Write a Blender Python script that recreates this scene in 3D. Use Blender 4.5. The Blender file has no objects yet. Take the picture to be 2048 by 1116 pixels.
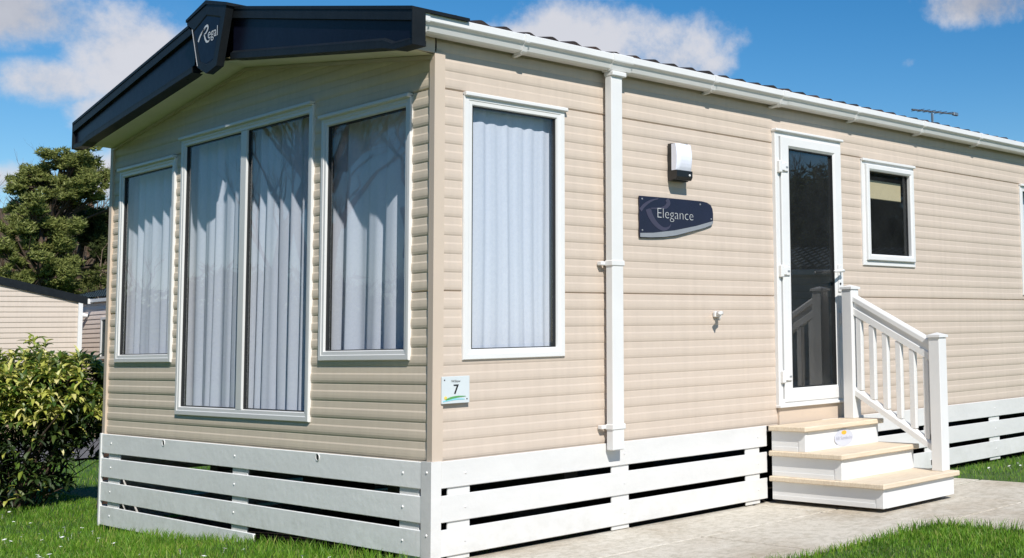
import bpy, math, random
from mathutils import Vector, Matrix, noise
random.seed(7)
S = bpy.context.scene
COL = S.collection
V = Vector
rnd = random.random
def U(a, b): return a + (b - a) * rnd()

# ------------------------------------------------------------------ materials
def new_mat(name):
    m = bpy.data.materials.new(name); m.use_nodes = True
    nt = m.node_tree
    return m, nt, nt.nodes['Principled BSDF']

def node(nt, kind, **kw):
    n = nt.nodes.new(kind)
    for k, v in kw.items():
        setattr(n, k, v)
    return n

def noise_tex(nt, scale, detail=4, rough=.55, coord='Object', stretch=None):
    tc = node(nt, 'ShaderNodeTexCoord')
    n = node(nt, 'ShaderNodeTexNoise')
    n.inputs['Scale'].default_value = scale
    n.inputs['Detail'].default_value = detail
    n.inputs['Roughness'].default_value = rough
    if stretch:
        mp = node(nt, 'ShaderNodeMapping'); mp.inputs['Scale'].default_value = stretch
        nt.links.new(tc.outputs[coord], mp.inputs[0]); nt.links.new(mp.outputs[0], n.inputs['Vector'])
    else:
        nt.links.new(tc.outputs[coord], n.inputs['Vector'])
    return n

def ramp(nt, src, stops):
    r = node(nt, 'ShaderNodeValToRGB')
    el = r.color_ramp.elements
    while len(el) < len(stops): el.new(.5)
    for e, (p, c) in zip(el, stops):
        e.position = p; e.color = (*c, 1)
    nt.links.new(src, r.inputs[0])
    return r

def surf(name, col, rough=.5, var=.06, scale=3., bump=0., bscale=40., spec=.5, stretch=None, metallic=0., coat=0.):
    """paint / plastic with slight mottling and optional bump"""
    m, nt, b = new_mat(name)
    n = noise_tex(nt, scale, 5, .6, stretch=stretch)
    lo = tuple(max(0, c * (1 - var)) for c in col); hi = tuple(min(1, c * (1 + var)) for c in col)
    r = ramp(nt, n.outputs['Fac'], [(.3, lo), (.7, hi)])
    nt.links.new(r.outputs[0], b.inputs['Base Color'])
    b.inputs['Roughness'].default_value = rough
    b.inputs['Specular IOR Level'].default_value = spec
    b.inputs['Metallic'].default_value = metallic
    if coat: b.inputs['Coat Weight'].default_value = coat
    if bump:
        n2 = noise_tex(nt, bscale, 3, .5)
        bp = node(nt, 'ShaderNodeBump'); bp.inputs['Strength'].default_value = bump; bp.inputs['Distance'].default_value = .01
        nt.links.new(n2.outputs['Fac'], bp.inputs['Height']); nt.links.new(bp.outputs[0], b.inputs['Normal'])
    return m

def island_mat(name, stops, rough=.5, transl=0., spec=.4):
    """colour picked per loose leaf / blade / slab"""
    m, nt, b = new_mat(name)
    g = node(nt, 'ShaderNodeNewGeometry')
    r = ramp(nt, g.outputs['Random Per Island'], stops)
    nt.links.new(r.outputs[0], b.inputs['Base Color'])
    b.inputs['Roughness'].default_value = rough
    b.inputs['Specular IOR Level'].default_value = spec
    if transl:
        t = node(nt, 'ShaderNodeBsdfTranslucent'); nt.links.new(r.outputs[0], t.inputs[0])
        mx = node(nt, 'ShaderNodeMixShader'); mx.inputs[0].default_value = transl
        nt.links.new(b.outputs[0], mx.inputs[1]); nt.links.new(t.outputs[0], mx.inputs[2])
        nt.links.new(mx.outputs[0], nt.nodes['Material Output'].inputs[0])
    return m

def glass_mat(name, tint, gain=2., rough=.0, haze=.02):
    m, nt, b = new_mat(name); nt.nodes.remove(b)
    lw = node(nt, 'ShaderNodeLayerWeight'); lw.inputs[0].default_value = .5
    p = node(nt, 'ShaderNodeMath', operation='POWER'); p.inputs[1].default_value = 5
    nt.links.new(lw.outputs['Facing'], p.inputs[0])
    a = node(nt, 'ShaderNodeMath', operation='MULTIPLY_ADD'); a.inputs[1].default_value = .9; a.inputs[2].default_value = .045 * gain
    a.use_clamp = True
    nt.links.new(p.outputs[0], a.inputs[0])
    t = node(nt, 'ShaderNodeBsdfTransparent'); t.inputs[0].default_value = (*tint, 1)
    g = node(nt, 'ShaderNodeBsdfGlossy'); g.inputs['Roughness'].default_value = rough
    n = noise_tex(nt, .9, 1, .4); bp = node(nt, 'ShaderNodeBump'); bp.inputs['Strength'].default_value = .05; bp.inputs['Distance'].default_value = .02
    nt.links.new(n.outputs['Fac'], bp.inputs['Height']); nt.links.new(bp.outputs[0], g.inputs['Normal'])
    mx = node(nt, 'ShaderNodeMixShader')
    nt.links.new(a.outputs[0], mx.inputs[0]); nt.links.new(t.outputs[0], mx.inputs[1]); nt.links.new(g.outputs[0], mx.inputs[2])
    df = node(nt, 'ShaderNodeBsdfDiffuse'); df.inputs[0].default_value = (.42, .46, .48, 1)
    hz = noise_tex(nt, 3., 5, .65); hr = ramp(nt, hz.outputs['Fac'], [(.3, (haze * .5,) * 3), (.7, (haze * 1.5,) * 3)])
    m3_ = node(nt, 'ShaderNodeMixShader'); nt.links.new(hr.outputs[0], m3_.inputs[0]); nt.links.new(mx.outputs[0], m3_.inputs[1]); nt.links.new(df.outputs[0], m3_.inputs[2])
    nt.links.new(m3_.outputs[0], nt.nodes['Material Output'].inputs[0])
    return m

M = {}
def siding_mat(name, col):
    m, nt, b = new_mat(name)
    # faint streaks of dirt and panel tone
    n = noise_tex(nt, 1.1, 6, .65, stretch=(.6, .6, 2.2))
    n2 = noise_tex(nt, 7., 4, .6, stretch=(3, 3, .25))
    mx = node(nt, 'ShaderNodeMath', operation='MULTIPLY_ADD'); mx.inputs[1].default_value = .5
    nt.links.new(n2.outputs['Fac'], mx.inputs[0]); 
    h = node(nt, 'ShaderNodeMath', operation='MULTIPLY'); h.inputs[1].default_value = .5
    nt.links.new(n.outputs['Fac'], h.inputs[0]); nt.links.new(h.outputs[0], mx.inputs[2])
    r = ramp(nt, mx.outputs[0], [(.32, tuple(c * .91 for c in col)), (.55, col), (.72, tuple(min(1, c * 1.05) for c in col))])
    nt.links.new(r.outputs[0], b.inputs['Base Color'])
    b.inputs['Roughness'].default_value = .5
    b.inputs['Specular IOR Level'].default_value = .3
    n3 = noise_tex(nt, 2.5, 2, .5, stretch=(1, 1, .6))
    bp = node(nt, 'ShaderNodeBump'); bp.inputs['Strength'].default_value = .25; bp.inputs['Distance'].default_value = .01
    nt.links.new(n3.outputs['Fac'], bp.inputs['Height']); nt.links.new(bp.outputs[0], b.inputs['Normal'])
    return m
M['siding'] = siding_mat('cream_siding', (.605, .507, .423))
M['siding_front_brightened'] = siding_mat('cream_siding_brightened', (.745, .63, .495))  # side cream lightened for the front, standing in for weak grazing sun
M['siding_far'] = siding_mat('pale_siding', (.62, .53, .45))
M['siding_pink'] = siding_mat('pinkish_siding', (.84, .70, .60))
M['trim'] = surf('beige_trim', (.60, .495, .40), .45, .04, 2.)
M['upvc'] = surf('white_upvc', (.75, .745, .735), .32, .03, 4.)
def board_mat(name, col):
    m = surf(name, col, .45, .05, 2.2, .15, 25., stretch=(1, 1, 3))
    nt = m.node_tree; bsdf = nt.nodes['Principled BSDF']
    old = bsdf.inputs['Base Color'].links[0].from_socket
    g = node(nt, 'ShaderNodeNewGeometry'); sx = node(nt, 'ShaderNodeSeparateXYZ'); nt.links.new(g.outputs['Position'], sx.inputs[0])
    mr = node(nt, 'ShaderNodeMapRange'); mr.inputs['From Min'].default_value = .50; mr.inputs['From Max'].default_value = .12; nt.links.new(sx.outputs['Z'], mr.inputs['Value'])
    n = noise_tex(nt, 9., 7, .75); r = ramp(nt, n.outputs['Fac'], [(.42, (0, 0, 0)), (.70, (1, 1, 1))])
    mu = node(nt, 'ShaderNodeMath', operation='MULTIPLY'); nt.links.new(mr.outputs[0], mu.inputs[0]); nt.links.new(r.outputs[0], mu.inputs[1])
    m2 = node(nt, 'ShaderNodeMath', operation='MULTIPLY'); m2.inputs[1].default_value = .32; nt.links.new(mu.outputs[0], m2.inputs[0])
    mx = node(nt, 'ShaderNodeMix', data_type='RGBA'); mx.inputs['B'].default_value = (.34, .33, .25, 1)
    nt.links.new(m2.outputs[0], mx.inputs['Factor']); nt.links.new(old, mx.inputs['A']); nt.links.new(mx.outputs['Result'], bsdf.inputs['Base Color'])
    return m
M['board_front_brightened'] = board_mat('white_board_brightened', (.94, .93, .905))  # skirting white made paler on the front end, adds missing sunlight by colour
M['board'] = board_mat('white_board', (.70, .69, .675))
M['soffit'] = surf('cream_soffit', (.82, .76, .60), .6, .06, 3.)
M['dark_paint'] = surf('dark_blue_plastic', (.006, .007, .016), .30, .25, 6., .1, 12., .12)
M['dark_trim'] = surf('dark_grey_trim', (.013, .016, .019), .42, .2, 8., .1, 30., .15)
M['roof'] = island_mat('tile_brown', [(0, (.018, .014, .013)), (.6, (.03, .021, .019)), (1, (.07, .04, .03))], .75)
M['roof_dark'] = surf('slate_steel', (.035, .05, .055), .5, .3, 20.)
M['glass'] = glass_mat('window_glass', (.95, .975, 1.0), 1.5)
M['glass_side'] = glass_mat('side_glass', (.84, .88, .88), 2.0, haze=.025)
M['glass_dark'] = glass_mat('door_glass', (.60, .65, .65), 4.0, haze=.032)
M['gasket'] = surf('black_rubber', (.012, .013, .014), .6, .2, 10.)
M['black'] = surf('black_plastic', (.012, .013, .014), .35, .2, 10.)
M['lens'] = surf('opal_diffuser', (.80, .82, .92), .25, .02, 5.)
M['metal'] = surf('zinc', (.5, .5, .5), .35, .1, 20., metallic=.9)
M['room'] = surf('room_wall', (.30, .27, .22), .8, .08, 2.)
M['room_dark'] = surf('cabinet', (.09, .08, .07), .6, .2, 2.)
M['blind'] = surf('blind_fabric', (.70, .56, .36), .8, .04, 20.)
M['tread'] = None
M['plate'] = surf('gloss_plate', (.012, .011, .030), .12, .15, 6.)
M['silver'] = surf('silver_ink', (.27, .285, .31), .3, .05, 8.)
M['letter'] = surf('pale_lettering', (.72, .73, .74), .4, .03, 9.)
M['plate_ink'] = surf('grey_white_ink', (.52, .53, .54), .4, .03, 9.)
M['emblem'] = surf('grey_purple_ink', (.055, .052, .085), .3, .08, 9.)
M['sign'] = surf('sign_panel', (.62, .67, .69), .4, .03, 9.)
M['ink'] = surf('black_ink', (.015, .015, .017), .5, .1, 9.)
M['green_ink'] = surf('green_ink', (.10, .34, .10), .5, .1, 9.)
M['yellow_ink'] = surf('yellow_ink', (.75, .58, .12), .5, .1, 9.)
M['cyan_ink'] = surf('cyan_ink', (.25, .62, .70), .5, .1, 9.)
M['orange_ink'] = surf('orange_ink', (.80, .44, .05), .5, .1, 9.)
M['pale_ink'] = surf('pale_grey_ink', (.34, .35, .44), .5, .1, 9.)
M['sticker'] = surf('sticker', (.56, .58, .66), .4, .03, 9.)
M['concrete'] = None
M['bark'] = surf('bark', (.075, .048, .032), .9, .35, 6., .8, 14.)
M['bark_pale'] = surf('pale_bark', (.20, .15, .11), .9, .3, 8.)
M['twig'] = surf('twig', (.11, .075, .055), .9, .3, 8.)
M['stump'] = surf('stump', (.045, .022, .014), .9, .5, 9., .8, 18.)
M['tile_far'] = M['roof_dark']

def cloth_mat():
    m, nt, b = new_mat('white_curtain')
    n = noise_tex(nt, 60., 2, .5); r = ramp(nt, n.outputs['Fac'], [(.3, (.81, .84, .93)), (.7, (.86, .885, .965))])
    nt.links.new(r.outputs[0], b.inputs['Base Color']); b.inputs['Roughness'].default_value = .9
    b.inputs['Specular IOR Level'].default_value = .1
    t = node(nt, 'ShaderNodeBsdfTranslucent'); nt.links.new(r.outputs[0], t.inputs[0])
    mx = node(nt, 'ShaderNodeMixShader'); mx.inputs[0].default_value = .28
    nt.links.new(b.outputs[0], mx.inputs[1]); nt.links.new(t.outputs[0], mx.inputs[2])
    nt.links.new(mx.outputs[0], nt.nodes['Material Output'].inputs[0])
    return m
M['cloth'] = cloth_mat()

def tread_mat():
    m, nt, b = new_mat('pale_timber_decking')
    n = noise_tex(nt, 5., 5, .65, stretch=(1.2, 14, 14))
    r = ramp(nt, n.outputs['Fac'], [(.25, (.60, .48, .35)), (.5, (.71, .59, .44)), (.75, (.78, .67, .53))])
    nt.links.new(r.outputs[0], b.inputs['Base Color']); b.inputs['Roughness'].default_value = .65
    tc = node(nt, 'ShaderNodeTexCoord'); w = node(nt, 'ShaderNodeTexWave', bands_direction='Y')
    w.inputs['Scale'].default_value = 15.; nt.links.new(tc.outputs['Object'], w.inputs['Vector'])
    bp = node(nt, 'ShaderNodeBump'); bp.inputs['Strength'].default_value = .3; bp.inputs['Distance'].default_value = .003
    nt.links.new(w.outputs['Fac'], bp.inputs['Height']); nt.links.new(bp.outputs[0], b.inputs['Normal'])
    return m
M['tread'] = tread_mat()

def concrete_mat():
    m, nt, b = new_mat('weathered_concrete')
    g = node(nt, 'ShaderNodeNewGeometry')
    n = noise_tex(nt, .75, 8, .66); n2 = noise_tex(nt, 22., 6, .7); n3 = noise_tex(nt, 160., 2, .6)
    r = ramp(nt, n.outputs['Fac'], [(.30, (.36, .30, .22)), (.44, (.53, .46, .365)), (.60, (.70, .65, .56))])
    r2 = ramp(nt, n2.outputs['Fac'], [(.34, (.73, .72, .68)), (.56, (1, 1, 1))])
    r3 = ramp(nt, n3.outputs['Fac'], [(.3, (.82, .82, .82)), (.65, (1.0, 1.0, 1.0))])
    r4 = ramp(nt, g.outputs['Random Per Island'], [(0, (.92, .91, .90)), (1, (1.0, 1.0, 1.0))])
    out = r.outputs[0]
    for q in (r2, r3, r4):
        mx = node(nt, 'ShaderNodeMix', data_type='RGBA', blend_type='MULTIPLY'); mx.inputs['Factor'].default_value = 1
        nt.links.new(out, mx.inputs['A']); nt.links.new(q.outputs[0], mx.inputs['B']); out = mx.outputs['Result']
    nt.links.new(out, b.inputs['Base Color']); b.inputs['Roughness'].default_value = .9
    bp = node(nt, 'ShaderNodeBump'); bp.inputs['Strength'].default_value = .5; bp.inputs['Distance'].default_value = .006
    nt.links.new(n2.outputs['Fac'], bp.inputs['Height']); nt.links.new(bp.outputs[0], b.inputs['Normal'])
    return m
M['concrete'] = concrete_mat()

def ground_mat(name, stops, scale=2., fine=40.):
    m, nt, b = new_mat(name)
    n = noise_tex(nt, scale, 6, .65); n2 = noise_tex(nt, fine, 5, .7)
    r = ramp(nt, n.outputs['Fac'], stops)
    r2 = ramp(nt, n2.outputs['Fac'], [(.3, (.45, .45, .45)), (.65, (1, 1, 1))])
    mx = node(nt, 'ShaderNodeMix', data_type='RGBA', blend_type='MULTIPLY'); mx.inputs['Factor'].default_value = 1
    nt.links.new(r.outputs[0], mx.inputs['A']); nt.links.new(r2.outputs[0], mx.inputs['B'])
    nt.links.new(mx.outputs['Result'], b.inputs['Base Color']); b.inputs['Roughness'].default_value = .95
    bp = node(nt, 'ShaderNodeBump'); bp.inputs['Strength'].default_value = .8; bp.inputs['Distance'].default_value = .02
    nt.links.new(n2.outputs['Fac'], bp.inputs['Height']); nt.links.new(bp.outputs[0], b.inputs['Normal'])
    return m
M['turf'] = ground_mat('turf', [(.3, (.04, .085, .014)), (.55, (.07, .14, .025)), (.75, (.11, .17, .04))])
M['soil'] = ground_mat('soil', [(.3, (.03, .022, .015)), (.7, (.09, .065, .045))])
M['gravel'] = ground_mat('gravel', [(.3, (.42, .28, .14)), (.7, (.60, .44, .25))], 3., 60.)
M['tarmac'] = ground_mat('tarmac', [(.3, (.17, .155, .15)), (.7, (.24, .22, .21))], 1., 80.)
M['hill'] = ground_mat('wooded_hillside', [(.3, (.045, .030, .014)), (.55, (.085, .055, .026)), (.75, (.075, .07, .025))], .5, 3.)
M['grass'] = island_mat('grass_blades', [(0, (.065, .175, .010)), (.45, (.14, .31, .022)), (.8, (.22, .39, .04)), (1, (.36, .38, .12))], .55, .35)
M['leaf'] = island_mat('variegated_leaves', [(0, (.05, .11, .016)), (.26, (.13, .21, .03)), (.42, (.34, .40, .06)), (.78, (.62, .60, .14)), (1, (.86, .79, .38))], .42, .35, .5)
M['leaf_shade'] = island_mat('shaded_leaves', [(0, (.012, .025, .006)), (.6, (.03, .06, .012)), (.85, (.06, .10, .02)), (1, (.16, .19, .04))], .5, .2, .4)  # darker leaf copy: shade inside and low in the bush put in colour
M['needle'] = island_mat('pine_needles', [(0, (.09, .115, .03)), (.5, (.28, .31, .085)), (.85, (.40, .43, .14)), (1, (.48, .49, .21))], .7, .42, .2)
M['needle_dark'] = island_mat('dark_needles', [(0, (.028, .044, .014)), (.6, (.075, .10, .03)), (1, (.13, .15, .05))], .7, .3, .2)
M['scrub'] = island_mat('scrub_leaves', [(0, (.06, .08, .02)), (.5, (.13, .15, .04)), (1, (.21, .21, .07))], .7, .3, .2)
M['woodtwig'] = island_mat('bare_twigs', [(0, (.075, .042, .024)), (.6, (.135, .080, .048)), (1, (.25, .18, .125))], .9)
M['petal'] = surf('petal', (.82, .82, .80), .6, .05, 20.)

# ------------------------------------------------------------------ mesh builder
class MB:
    def __init__(s): s.v = []; s.f = []
    def add(s, vs, fs):
        n = len(s.v); s.v += [tuple(v) for v in vs]; s.f += [tuple(i + n for i in f) for f in fs]; return s
    def box(s, x0, x1, y0, y1, z0, z1, bev=0.):
        if x0 > x1: x0, x1 = x1, x0
        if y0 > y1: y0, y1 = y1, y0
        if z0 > z1: z0, z1 = z1, z0
        b = min(bev, .45 * (x1 - x0), .45 * (y1 - y0), .45 * (z1 - z0))
        if b <= 0:
            return s.add([(x, y, z) for x in (x0, x1) for y in (y0, y1) for z in (z0, z1)],
                         [(0, 1, 3, 2), (4, 6, 7, 5), (0, 4, 5, 1), (2, 3, 7, 6), (0, 2, 6, 4), (1, 5, 7, 3)])
        # chamfered box: 24 verts
        X = (x0, x1); Y = (y0, y1); Z = (z0, z1); sg = (1, -1)
        vs = []; idx = {}
        for i in (0, 1):
            for j in (0, 1):
                for k in (0, 1):
                    for a in range(3):
                        p = [X[i] + sg[i] * b, Y[j] + sg[j] * b, Z[k] + sg[k] * b]
                        p[a] = (X[i], Y[j], Z[k])[a]
                        idx[(i, j, k, a)] = len(vs); vs.append(p)
        fs = []
        for i in (0, 1):
            fs.append([idx[(i, j, k, 0)] for j, k in ((0, 0), (1, 0), (1, 1), (0, 1))])
            fs.append([idx[(j, i, k, 1)] for j, k in ((0, 0), (1, 0), (1, 1), (0, 1))])
            fs.append([idx[(j, k, i, 2)] for j, k in ((0, 0), (1, 0), (1, 1), (0, 1))])
        for i in (0, 1):
            for j in (0, 1):
                fs.append([idx[(i, j, 0, 0)], idx[(i, j, 1, 0)], idx[(i, j, 1, 1)], idx[(i, j, 0, 1)]])
                fs.append([idx[(i, 0, j, 0)], idx[(i, 1, j, 0)], idx[(i, 1, j, 2)], idx[(i, 0, j, 2)]])
                fs.append([idx[(0, i, j, 1)], idx[(1, i, j, 1)], idx[(1, i, j, 2)], idx[(0, i, j, 2)]])
        for i in (0, 1):
            for j in (0, 1):
                for k in (0, 1):
                    fs.append([idx[(i, j, k, 0)], idx[(i, j, k, 1)], idx[(i, j, k, 2)]])
        return s.add(vs, fs)
    def prism(s, poly, f0, f1):
        """poly: 2D points; f0,f1: 2D->3D maps of the two caps"""
        n = len(poly)
        vs = [f0(*p) for p in poly] + [f1(*p) for p in poly]
        fs = [tuple(range(n)), tuple(range(2 * n - 1, n - 1, -1))]
        fs += [(i, (i + 1) % n, n + (i + 1) % n, n + i) for i in range(n)]
        return s.add(vs, fs)
    def tube(s, pts, rads, n=8, cap=True):
        pts = [V(p) for p in pts]
        rings = []; prev = None
        for i, p in enumerate(pts):
            d = (pts[min(i + 1, len(pts) - 1)] - pts[max(i - 1, 0)])
            if d.length < 1e-9: d = V((0, 0, 1))
            d.normalize()
            if prev is None:
                a = d.orthogonal().normalized()
            else:
                a = prev - d * prev.dot(d)
                a = a.normalized() if a.length > 1e-6 else d.orthogonal().normalized()
            prev = a; b = d.cross(a)
            r = rads[i] if hasattr(rads, '__len__') else rads
            rings.append([p + (a * math.cos(t) + b * math.sin(t)) * r for t in [2 * math.pi * k / n for k in range(n)]])
        vs = [v for r in rings for v in r]; fs = []
        for i in range(len(pts) - 1):
            for k in range(n):
                fs.append((i * n + k, i * n + (k + 1) % n, (i + 1) * n + (k + 1) % n, (i + 1) * n + k))
        if cap:
            fs.append(tuple(reversed(range(n)))); fs.append(tuple(range((len(pts) - 1) * n, len(pts) * n)))
        return s.add(vs, fs)
    def sweep(s, prof, a, b):
        """open profile of 3D offsets swept from a to b (straight)"""
        n = len(prof); a = V(a); b = V(b)
        s.add([a + V(p) for p in prof] + [b + V(p) for p in prof], [(i, i + 1, n + i + 1, n + i) for i in range(n - 1)])
        return s
    def dome(s, c, ax, r, h, n=8):
        c = V(c); ax = V(ax).normalized(); a = ax.orthogonal().normalized(); b = ax.cross(a)
        vs = []; fs = []
        for rr, hh in ((1, 0), (.8, .6), (.35, .95)):
            vs += [c + (a * math.cos(t) + b * math.sin(t)) * r * rr + ax * h * hh for t in [2 * math.pi * k / n for k in range(n)]]
        for i in range(2):
            fs += [(i * n + k, i * n + (k + 1) % n, (i + 1) * n + (k + 1) % n, (i + 1) * n + k) for k in range(n)]
        fs.append(tuple(range(2 * n, 3 * n)))
        return s.add(vs, fs)
    def obj(s, name, mat, parent=None, smooth=False):
        off = world_loc(parent) if parent else V((0, 0, 0))
        me = bpy.data.meshes.new(name)
        me.from_pydata([tuple(V(v) - off) for v in s.v], [], s.f)
        me.validate()
        import bmesh
        bm = bmesh.new(); bm.from_mesh(me); bmesh.ops.recalc_face_normals(bm, faces=bm.faces); bm.to_mesh(me); bm.free()
        return link(name, me, mat, parent, smooth)
    def fast(s, name, mat, parent=None, smooth=False):
        off = world_loc(parent) if parent else V((0, 0, 0))
        me = bpy.data.meshes.new(name)
        me.from_pydata([(v[0] - off.x, v[1] - off.y, v[2] - off.z) for v in s.v], [], s.f)
        return link(name, me, mat, parent, smooth)

def world_loc(o):
    l = V((0, 0, 0))
    while o is not None:
        l += o.location; o = o.parent
    return l

def link(name, me, mat, parent, smooth):
    o = bpy.data.objects.new(name, me); COL.objects.link(o)
    if mat: me.materials.append(mat)
    if parent: o.parent = parent
    if smooth:
        for p in me.polygons: p.use_smooth = True
    return o

def thing(name, label, cat, loc=(0, 0, 0), group=None):
    o = bpy.data.objects.new(name, None); COL.objects.link(o)
    o.location = loc; o.empty_display_size = .2
    return tag(o, label, cat, group)
def tag(o, label, cat, group=None):
    o['label'] = label; o['category'] = cat
    if group: o['group'] = group
    return o
def structure(o): o['kind'] = 'structure'; return o

def text_mesh(body, fit, shear=0., thin=0.):
    """mesh data of a word, its outline scaled by fit(minx,maxx,miny,maxy)->function(x,y)->3D"""
    cu = bpy.data.curves.new('lettering', 'FONT'); cu.body = body; cu.shear = shear; cu.offset = thin; cu.resolution_u = 4
    o = bpy.data.objects.new('lettering', cu); COL.objects.link(o)
    dg = bpy.context.evaluated_depsgraph_get()
    me = bpy.data.meshes.new_from_object(o.evaluated_get(dg))
    vs = [v.co.copy() for v in me.vertices]; fs = [tuple(p.vertices) for p in me.polygons]
    bpy.data.objects.remove(o); bpy.data.curves.remove(cu); bpy.data.meshes.remove(me)
    f = fit(min(v.x for v in vs), max(v.x for v in vs), min(v.y for v in vs), max(v.y for v in vs))
    b = MB(); b.add([f(v.x, v.y) for v in vs], fs)
    return b

# ------------------------------------------------------------------ caravan dimensions
W = 4.21; L = 10.6
ZW0 = .70; PITCH = .0955; ZJ = 1.566
PROF = [(.0, .0), (.075, .0036), (.20, .0060), (.34, .0062), (.54, .0050), (.63, .0020), (.80, .0015), (.95, .0010)]
def siding(map3, u0, u1, zlo, zhi, openings, ztop=None, ustep=None, joints=(0, 11), relief=1.):
    """horizontal board cladding; map3(u, out, z); openings = (u0,u1,z0,z1)"""
    us = {u0, u1}
    for o in openings: us |= {max(u0, min(u1, o[0])), max(u0, min(u1, o[1]))}
    if ustep:
        k = u0
        while k < u1: us.add(k); k += ustep
    us = sorted(us)
    zs = []
    k0 = math.floor((zlo - ZJ) / PITCH); k1 = math.ceil((zhi - ZJ) / PITCH)
    for k in range(k0, k1 + 1):
        for t, o in PROF:
            z = ZJ + (k + t) * PITCH; o = o * relief
            if t == 0 and k in joints: o = -.008
            zs.append((z, o))
    def outat(z):
        for (a, oa), (b, ob) in zip(zs, zs[1:]):
            if a <= z <= b: return oa + (ob - oa) * (z - a) / (b - a)
        return 0
    extra = {zlo, zhi}
    for o in openings: extra |= {o[2], o[3]}
    rows = [(z, o) for z, o in zs if zlo < z < zhi] + [(z, outat(z)) for z in extra if zlo <= z <= zhi]
    rows.sort()
    b = MB(); nu = len(us)
    vs = []
    for z, o in rows:
        for u in us:
            zz = min(z, ztop(u)) if ztop else z
            vs.append(map3(u, o, zz))
    fs = []
    for r in range(len(rows) - 1):
        zc = (rows[r][0] + rows[r + 1][0]) / 2
        for c in range(nu - 1):
            uc = (us[c] + us[c + 1]) / 2
            if any(o[0] < uc < o[1] and o[2] < zc < o[3] for o in openings): continue
            if ztop and rows[r][0] >= max(ztop(us[c]), ztop(us[c + 1])): continue
            fs.append((r * nu + c, r * nu + c + 1, (r + 1) * nu + c + 1, (r + 1) * nu + c))
    b.add(vs, fs)
    return b
FR = lambda u, o, z: (-o, u, z)       # front face: u = y
SD = lambda u, o, z: (u, -o, z)       # long side: u = x

def soff_z(y):
    return 3.056 - abs(y - 2.105) * .129

car = thing('static_caravan', 'cream clad static caravan with dark blue gable fascia and white windows', 'caravan', (0, 0, 0))

# windows (u0,u1,z0,z1) outer frame
WB = (1.238, 3.012, .870, 2.708); WR = (.208, 1.138, 1.216, 2.604); WL = (3.105, 4.048, 1.214, 2.602)
SW1 = (.157, .808, 1.210, 2.604); SW2 = (3.550, 4.218, 1.806, 2.602); SW3 = (5.885, 6.75, 1.608, 2.606)
DOOR = (2.567, 3.285, .826, 2.704)
sh = lambda w, d=.035: (w[0] + d, w[1] - d, w[2] + d, w[3] - d)
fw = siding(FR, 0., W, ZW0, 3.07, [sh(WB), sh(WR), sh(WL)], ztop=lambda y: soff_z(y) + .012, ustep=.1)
fw.obj('front_wall', M['siding_front_brightened'], car)
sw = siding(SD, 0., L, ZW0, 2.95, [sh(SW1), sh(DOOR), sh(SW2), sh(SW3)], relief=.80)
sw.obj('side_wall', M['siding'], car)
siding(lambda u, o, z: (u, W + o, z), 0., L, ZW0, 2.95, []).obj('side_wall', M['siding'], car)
siding(lambda u, o, z: (L + o, u, z), 0., W, ZW0, 3.3, [], ztop=lambda y: 2.97 + .19 * (2.105 - abs(y - 2.105)), ustep=.2).obj('rear_wall', M['siding'], car)

def corner_post(x, y, sx, sy, w=.043, w2=.03, t=.017):
    b = MB()
    poly = [(-sx * t, -sy * t), (w * sx, -sy * t), (w * sx, 0), (0, 0), (0, w2 * sy), (-sx * t, w2 * sy)]
    b.prism(poly, lambda a, c: (x + a, y + c, ZW0), lambda a, c: (x + a, y + c, 2.795))
    return b.obj('corner_post', M['trim'], car)
corner_post(0, 0, 1, 1); corner_post(0, W, 1, -1); corner_post(L, 0, -1, 1); corner_post(L, W, -1, -1)

# interior: floor, ceiling, partitions
b = MB(); b.box(.03, L - .03, .03, W - .03, .66, .72); b.obj('floor', M['room_dark'], car)
b = MB(); b.prism([(.03, 2.80), (2.105, 3.08), (W - .03, 2.80), (W - .03, 2.84), (2.105, 3.12), (.03, 2.84)], lambda y, z: (.05, y, z), lambda y, z: (L - .05, y, z)); b.obj('ceiling', M['room'], car)
b = MB(); b.box(2.30, 2.36, .05, W - .05, .72, 2.79); b.box(5.2, 5.25, .05, W - .05, .72, 2.79); b.box(2.36, 5.2, 2.2, 2.25, .72, 2.79)
b.obj('partition', M['room_dark'], car)

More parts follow.
